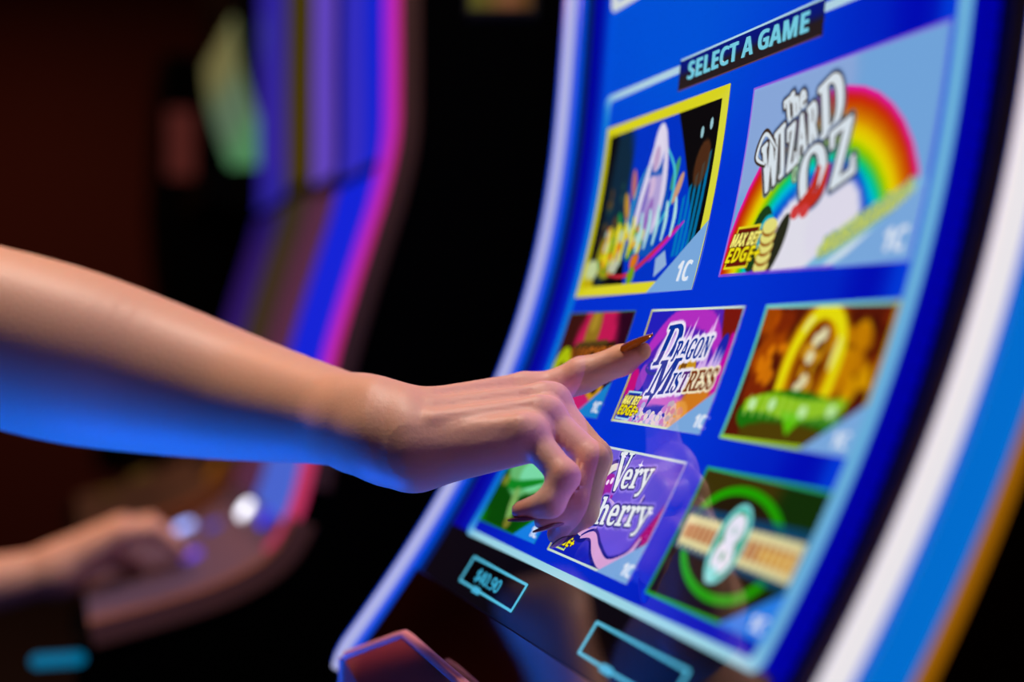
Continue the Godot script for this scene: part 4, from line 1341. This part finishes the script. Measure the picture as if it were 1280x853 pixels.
func neighbour() -> void:
	var facing := Vector3(cos(TH), 0, -sin(TH))
	var left := Vector3(-sin(TH), 0, -cos(TH))
	var sh := cam(-.98, .02, 1.56)
	var base := Vector3(sh.x + left.x * .165, 0, sh.z + left.z * .165)
	var root := thing("person", "blurred forearm and hand of a second player resting on the lit button deck", "person", base)
	var e := cam(-.76, -.315, 1.55) - base
	var w := cam(-.515, -.268, 1.615) - base
	var k := cam(-.449, -.226, 1.64) - base
	var up := Vector3.UP
	var arm := [bone(e, .041, e.lerp(w, .3), .040, .02), bone(e.lerp(w, .3), .040, w, .026, .02), bone(w, .026, k - left * .025, .016, .015), bone(w, .025, k + left * .025, .016, .015), bone(w, .026, k, .018, .015)]
	var groups := [arm]
	for i in 4:
		var side := left * (.03 - .02 * i)
		var a := k + side
		var b := a + facing * .032 + up * .004
		var c := b + facing * .022 - up * .016
		var d := c + facing * .012 - up * .014
		groups.append([bone(a, .0105, b, .0095, .005), bone(b, .0095, c, .0085, .004), bone(c, .0085, d, .0068, .004)])
	var t0 := w.lerp(k, .3) + left * .028
	groups.append([bone(t0, .014, t0 + facing * .04 + left * .018 - up * .012, .0115, .006), bone(t0 + facing * .04 + left * .018 - up * .012, .0115, t0 + facing * .066 + left * .014 - up * .018, .0085, .005)])
	var shr := sh - base
	var upper := flesh([[bone(shr, .05, shr.lerp(e, .5), .045, .02), bone(shr.lerp(e, .5), .045, e, .041, .02), bone(e, .041, e.lerp(w, .2), .0402, .02)]], .01, .01)
	var rest := dress(root, base, sh, facing, left, paint(46, 20, 20, .9), paint(24, 18, 14, .6))
	put_mesh("body", join_flesh([flesh(groups, .004, .004), upper] + rest), skin(), root)

# ---------------------------------------------------------------- the place

func lamp(parent: Node3D, at: Vector3, size: float, colour: Color, energy: float, shown: float) -> void:
	# a square ceiling panel and the light that it gives
	var st := start()
	box(st, at + Vector3(-size / 2, -.02, -size / 2), at + Vector3(size / 2, .0, size / 2))
	put("ceiling_light", st, glow(int(colour.r * 255), int(colour.g * 255), int(colour.b * 255), shown, .5), parent)
	var l := AreaLight3D.new()
	l.name = "panel_lamp"
	l.area_size = Vector2(size, size)
	l.light_color = colour
	l.light_energy = energy
	l.shadow_enabled = true
	l.area_range = 12.0
	l.area_attenuation = 2.0
	add_child(l, true)
	l.look_at_from_position(at + Vector3(0, -.03, 0), at + Vector3(0, -1, 0), Vector3.FORWARD)

func _ready() -> void:
	# camera: 50 mm lens focused on the fingertip
	var camera := Camera3D.new()
	camera.name = "camera"
	var lens := CameraAttributesPhysical.new()
	lens.frustum_focal_length = 50.0
	lens.frustum_focus_distance = .765
	lens.frustum_near = .05
	lens.frustum_far = 60.0
	lens.exposure_aperture = 2.3
	camera.attributes = lens
	camera.keep_aspect = Camera3D.KEEP_HEIGHT
	camera.fov = rad_to_deg(2.0 * atan(426.5 / 1778.0))
	camera.near = .05
	camera.far = 60.0
	camera.position = Vector3(0, EYE, 0)
	camera.rotation.x = -atan(8.5 / 1778.0)
	add_child(camera)
	camera.current = true
	var env := Environment.new()
	env.background_mode = Environment.BG_COLOR
	env.background_color = Color.BLACK
	env.tonemap_mode = Environment.TONE_MAPPER_LINEAR
	env.tonemap_exposure = 1.0
	env.sdfgi_enabled = true
	env.ssao_enabled = true
	env.ssil_enabled = true
	var we := WorldEnvironment.new()
	we.name = "world_environment"
	we.environment = env
	add_child(we)
	# blue light of the button deck, just above its lit panel
	var deck := AreaLight3D.new()
	deck.name = "deck_screen_lamp"
	deck.area_size = Vector2(.25, .27)
	deck.light_color = Color8(0, 92, 255)
	deck.light_energy = .27
	deck.shadow_enabled = true
	deck.area_range = 6.0
	deck.area_attenuation = 2.0
	add_child(deck)
	var spot := row_point(.905, .0, EYE - .335)
	deck.look_at_from_position(spot, spot + Vector3(0, 1, 0) + row_point(0, -.15), row_point(1, 0))
	# light of the touch screen, just in front of its face
	var glass := AreaLight3D.new()
	glass.name = "display_screen_lamp"
	glass.area_size = Vector2(.40, .30)
	glass.light_color = Color8(150, 96, 255)
	glass.light_energy = .03
	glass.shadow_enabled = true
	glass.area_range = 6.0
	glass.area_attenuation = 2.0
	add_child(glass)
	spot = row_point(.70, .29, EYE + .02)
	glass.look_at_from_position(spot, spot + row_point(0, -1, .25), Vector3.UP)

	# the hall
	var st := start()
	box(st, Vector3(-4.2, -.2, -7.2), Vector3(2.4, 0, 2.4))
	struct("floor", st, paint(8, 5, 6, .95))
	st = start()
	box(st, Vector3(-4.2, 3.1, -7.2), Vector3(2.4, 3.3, 2.4))
	var ceiling := struct("ceiling", st, paint(24, 18, 16, .9))
	var plum := paint(74, 26, 14, .8)
	for q in [["wall_back", Vector3(-4.2, 0, -7.2), Vector3(2.4, 3.1, -7.0)], ["wall_left", Vector3(-4.2, 0, -7), Vector3(-4.0, 3.1, 2.2)], ["wall_right", Vector3(2.2, 0, -7), Vector3(2.4, 3.1, 2.2)], ["wall_front", Vector3(-4.2, 0, 2.2), Vector3(2.4, 3.1, 2.4)]]:
		st = start()
		box(st, q[1], q[2])
		struct(q[0], st, plum)
	lamp(ceiling, Vector3(-.35, 3.1, -.95), .3, Color8(255, 236, 222), 3.3, 1.0)
	lamp(ceiling, Vector3(-.9, 3.1, -1.7), .3, Color8(255, 160, 104), 1.25, 1.0)
	lamp(ceiling, Vector3(-2.6, 3.1, -5.0), .3, Color8(255, 150, 100), 2.2, 1.0)

	main_machine()
	player()
	plain_machines()
	neighbour()
	overhead_sign()
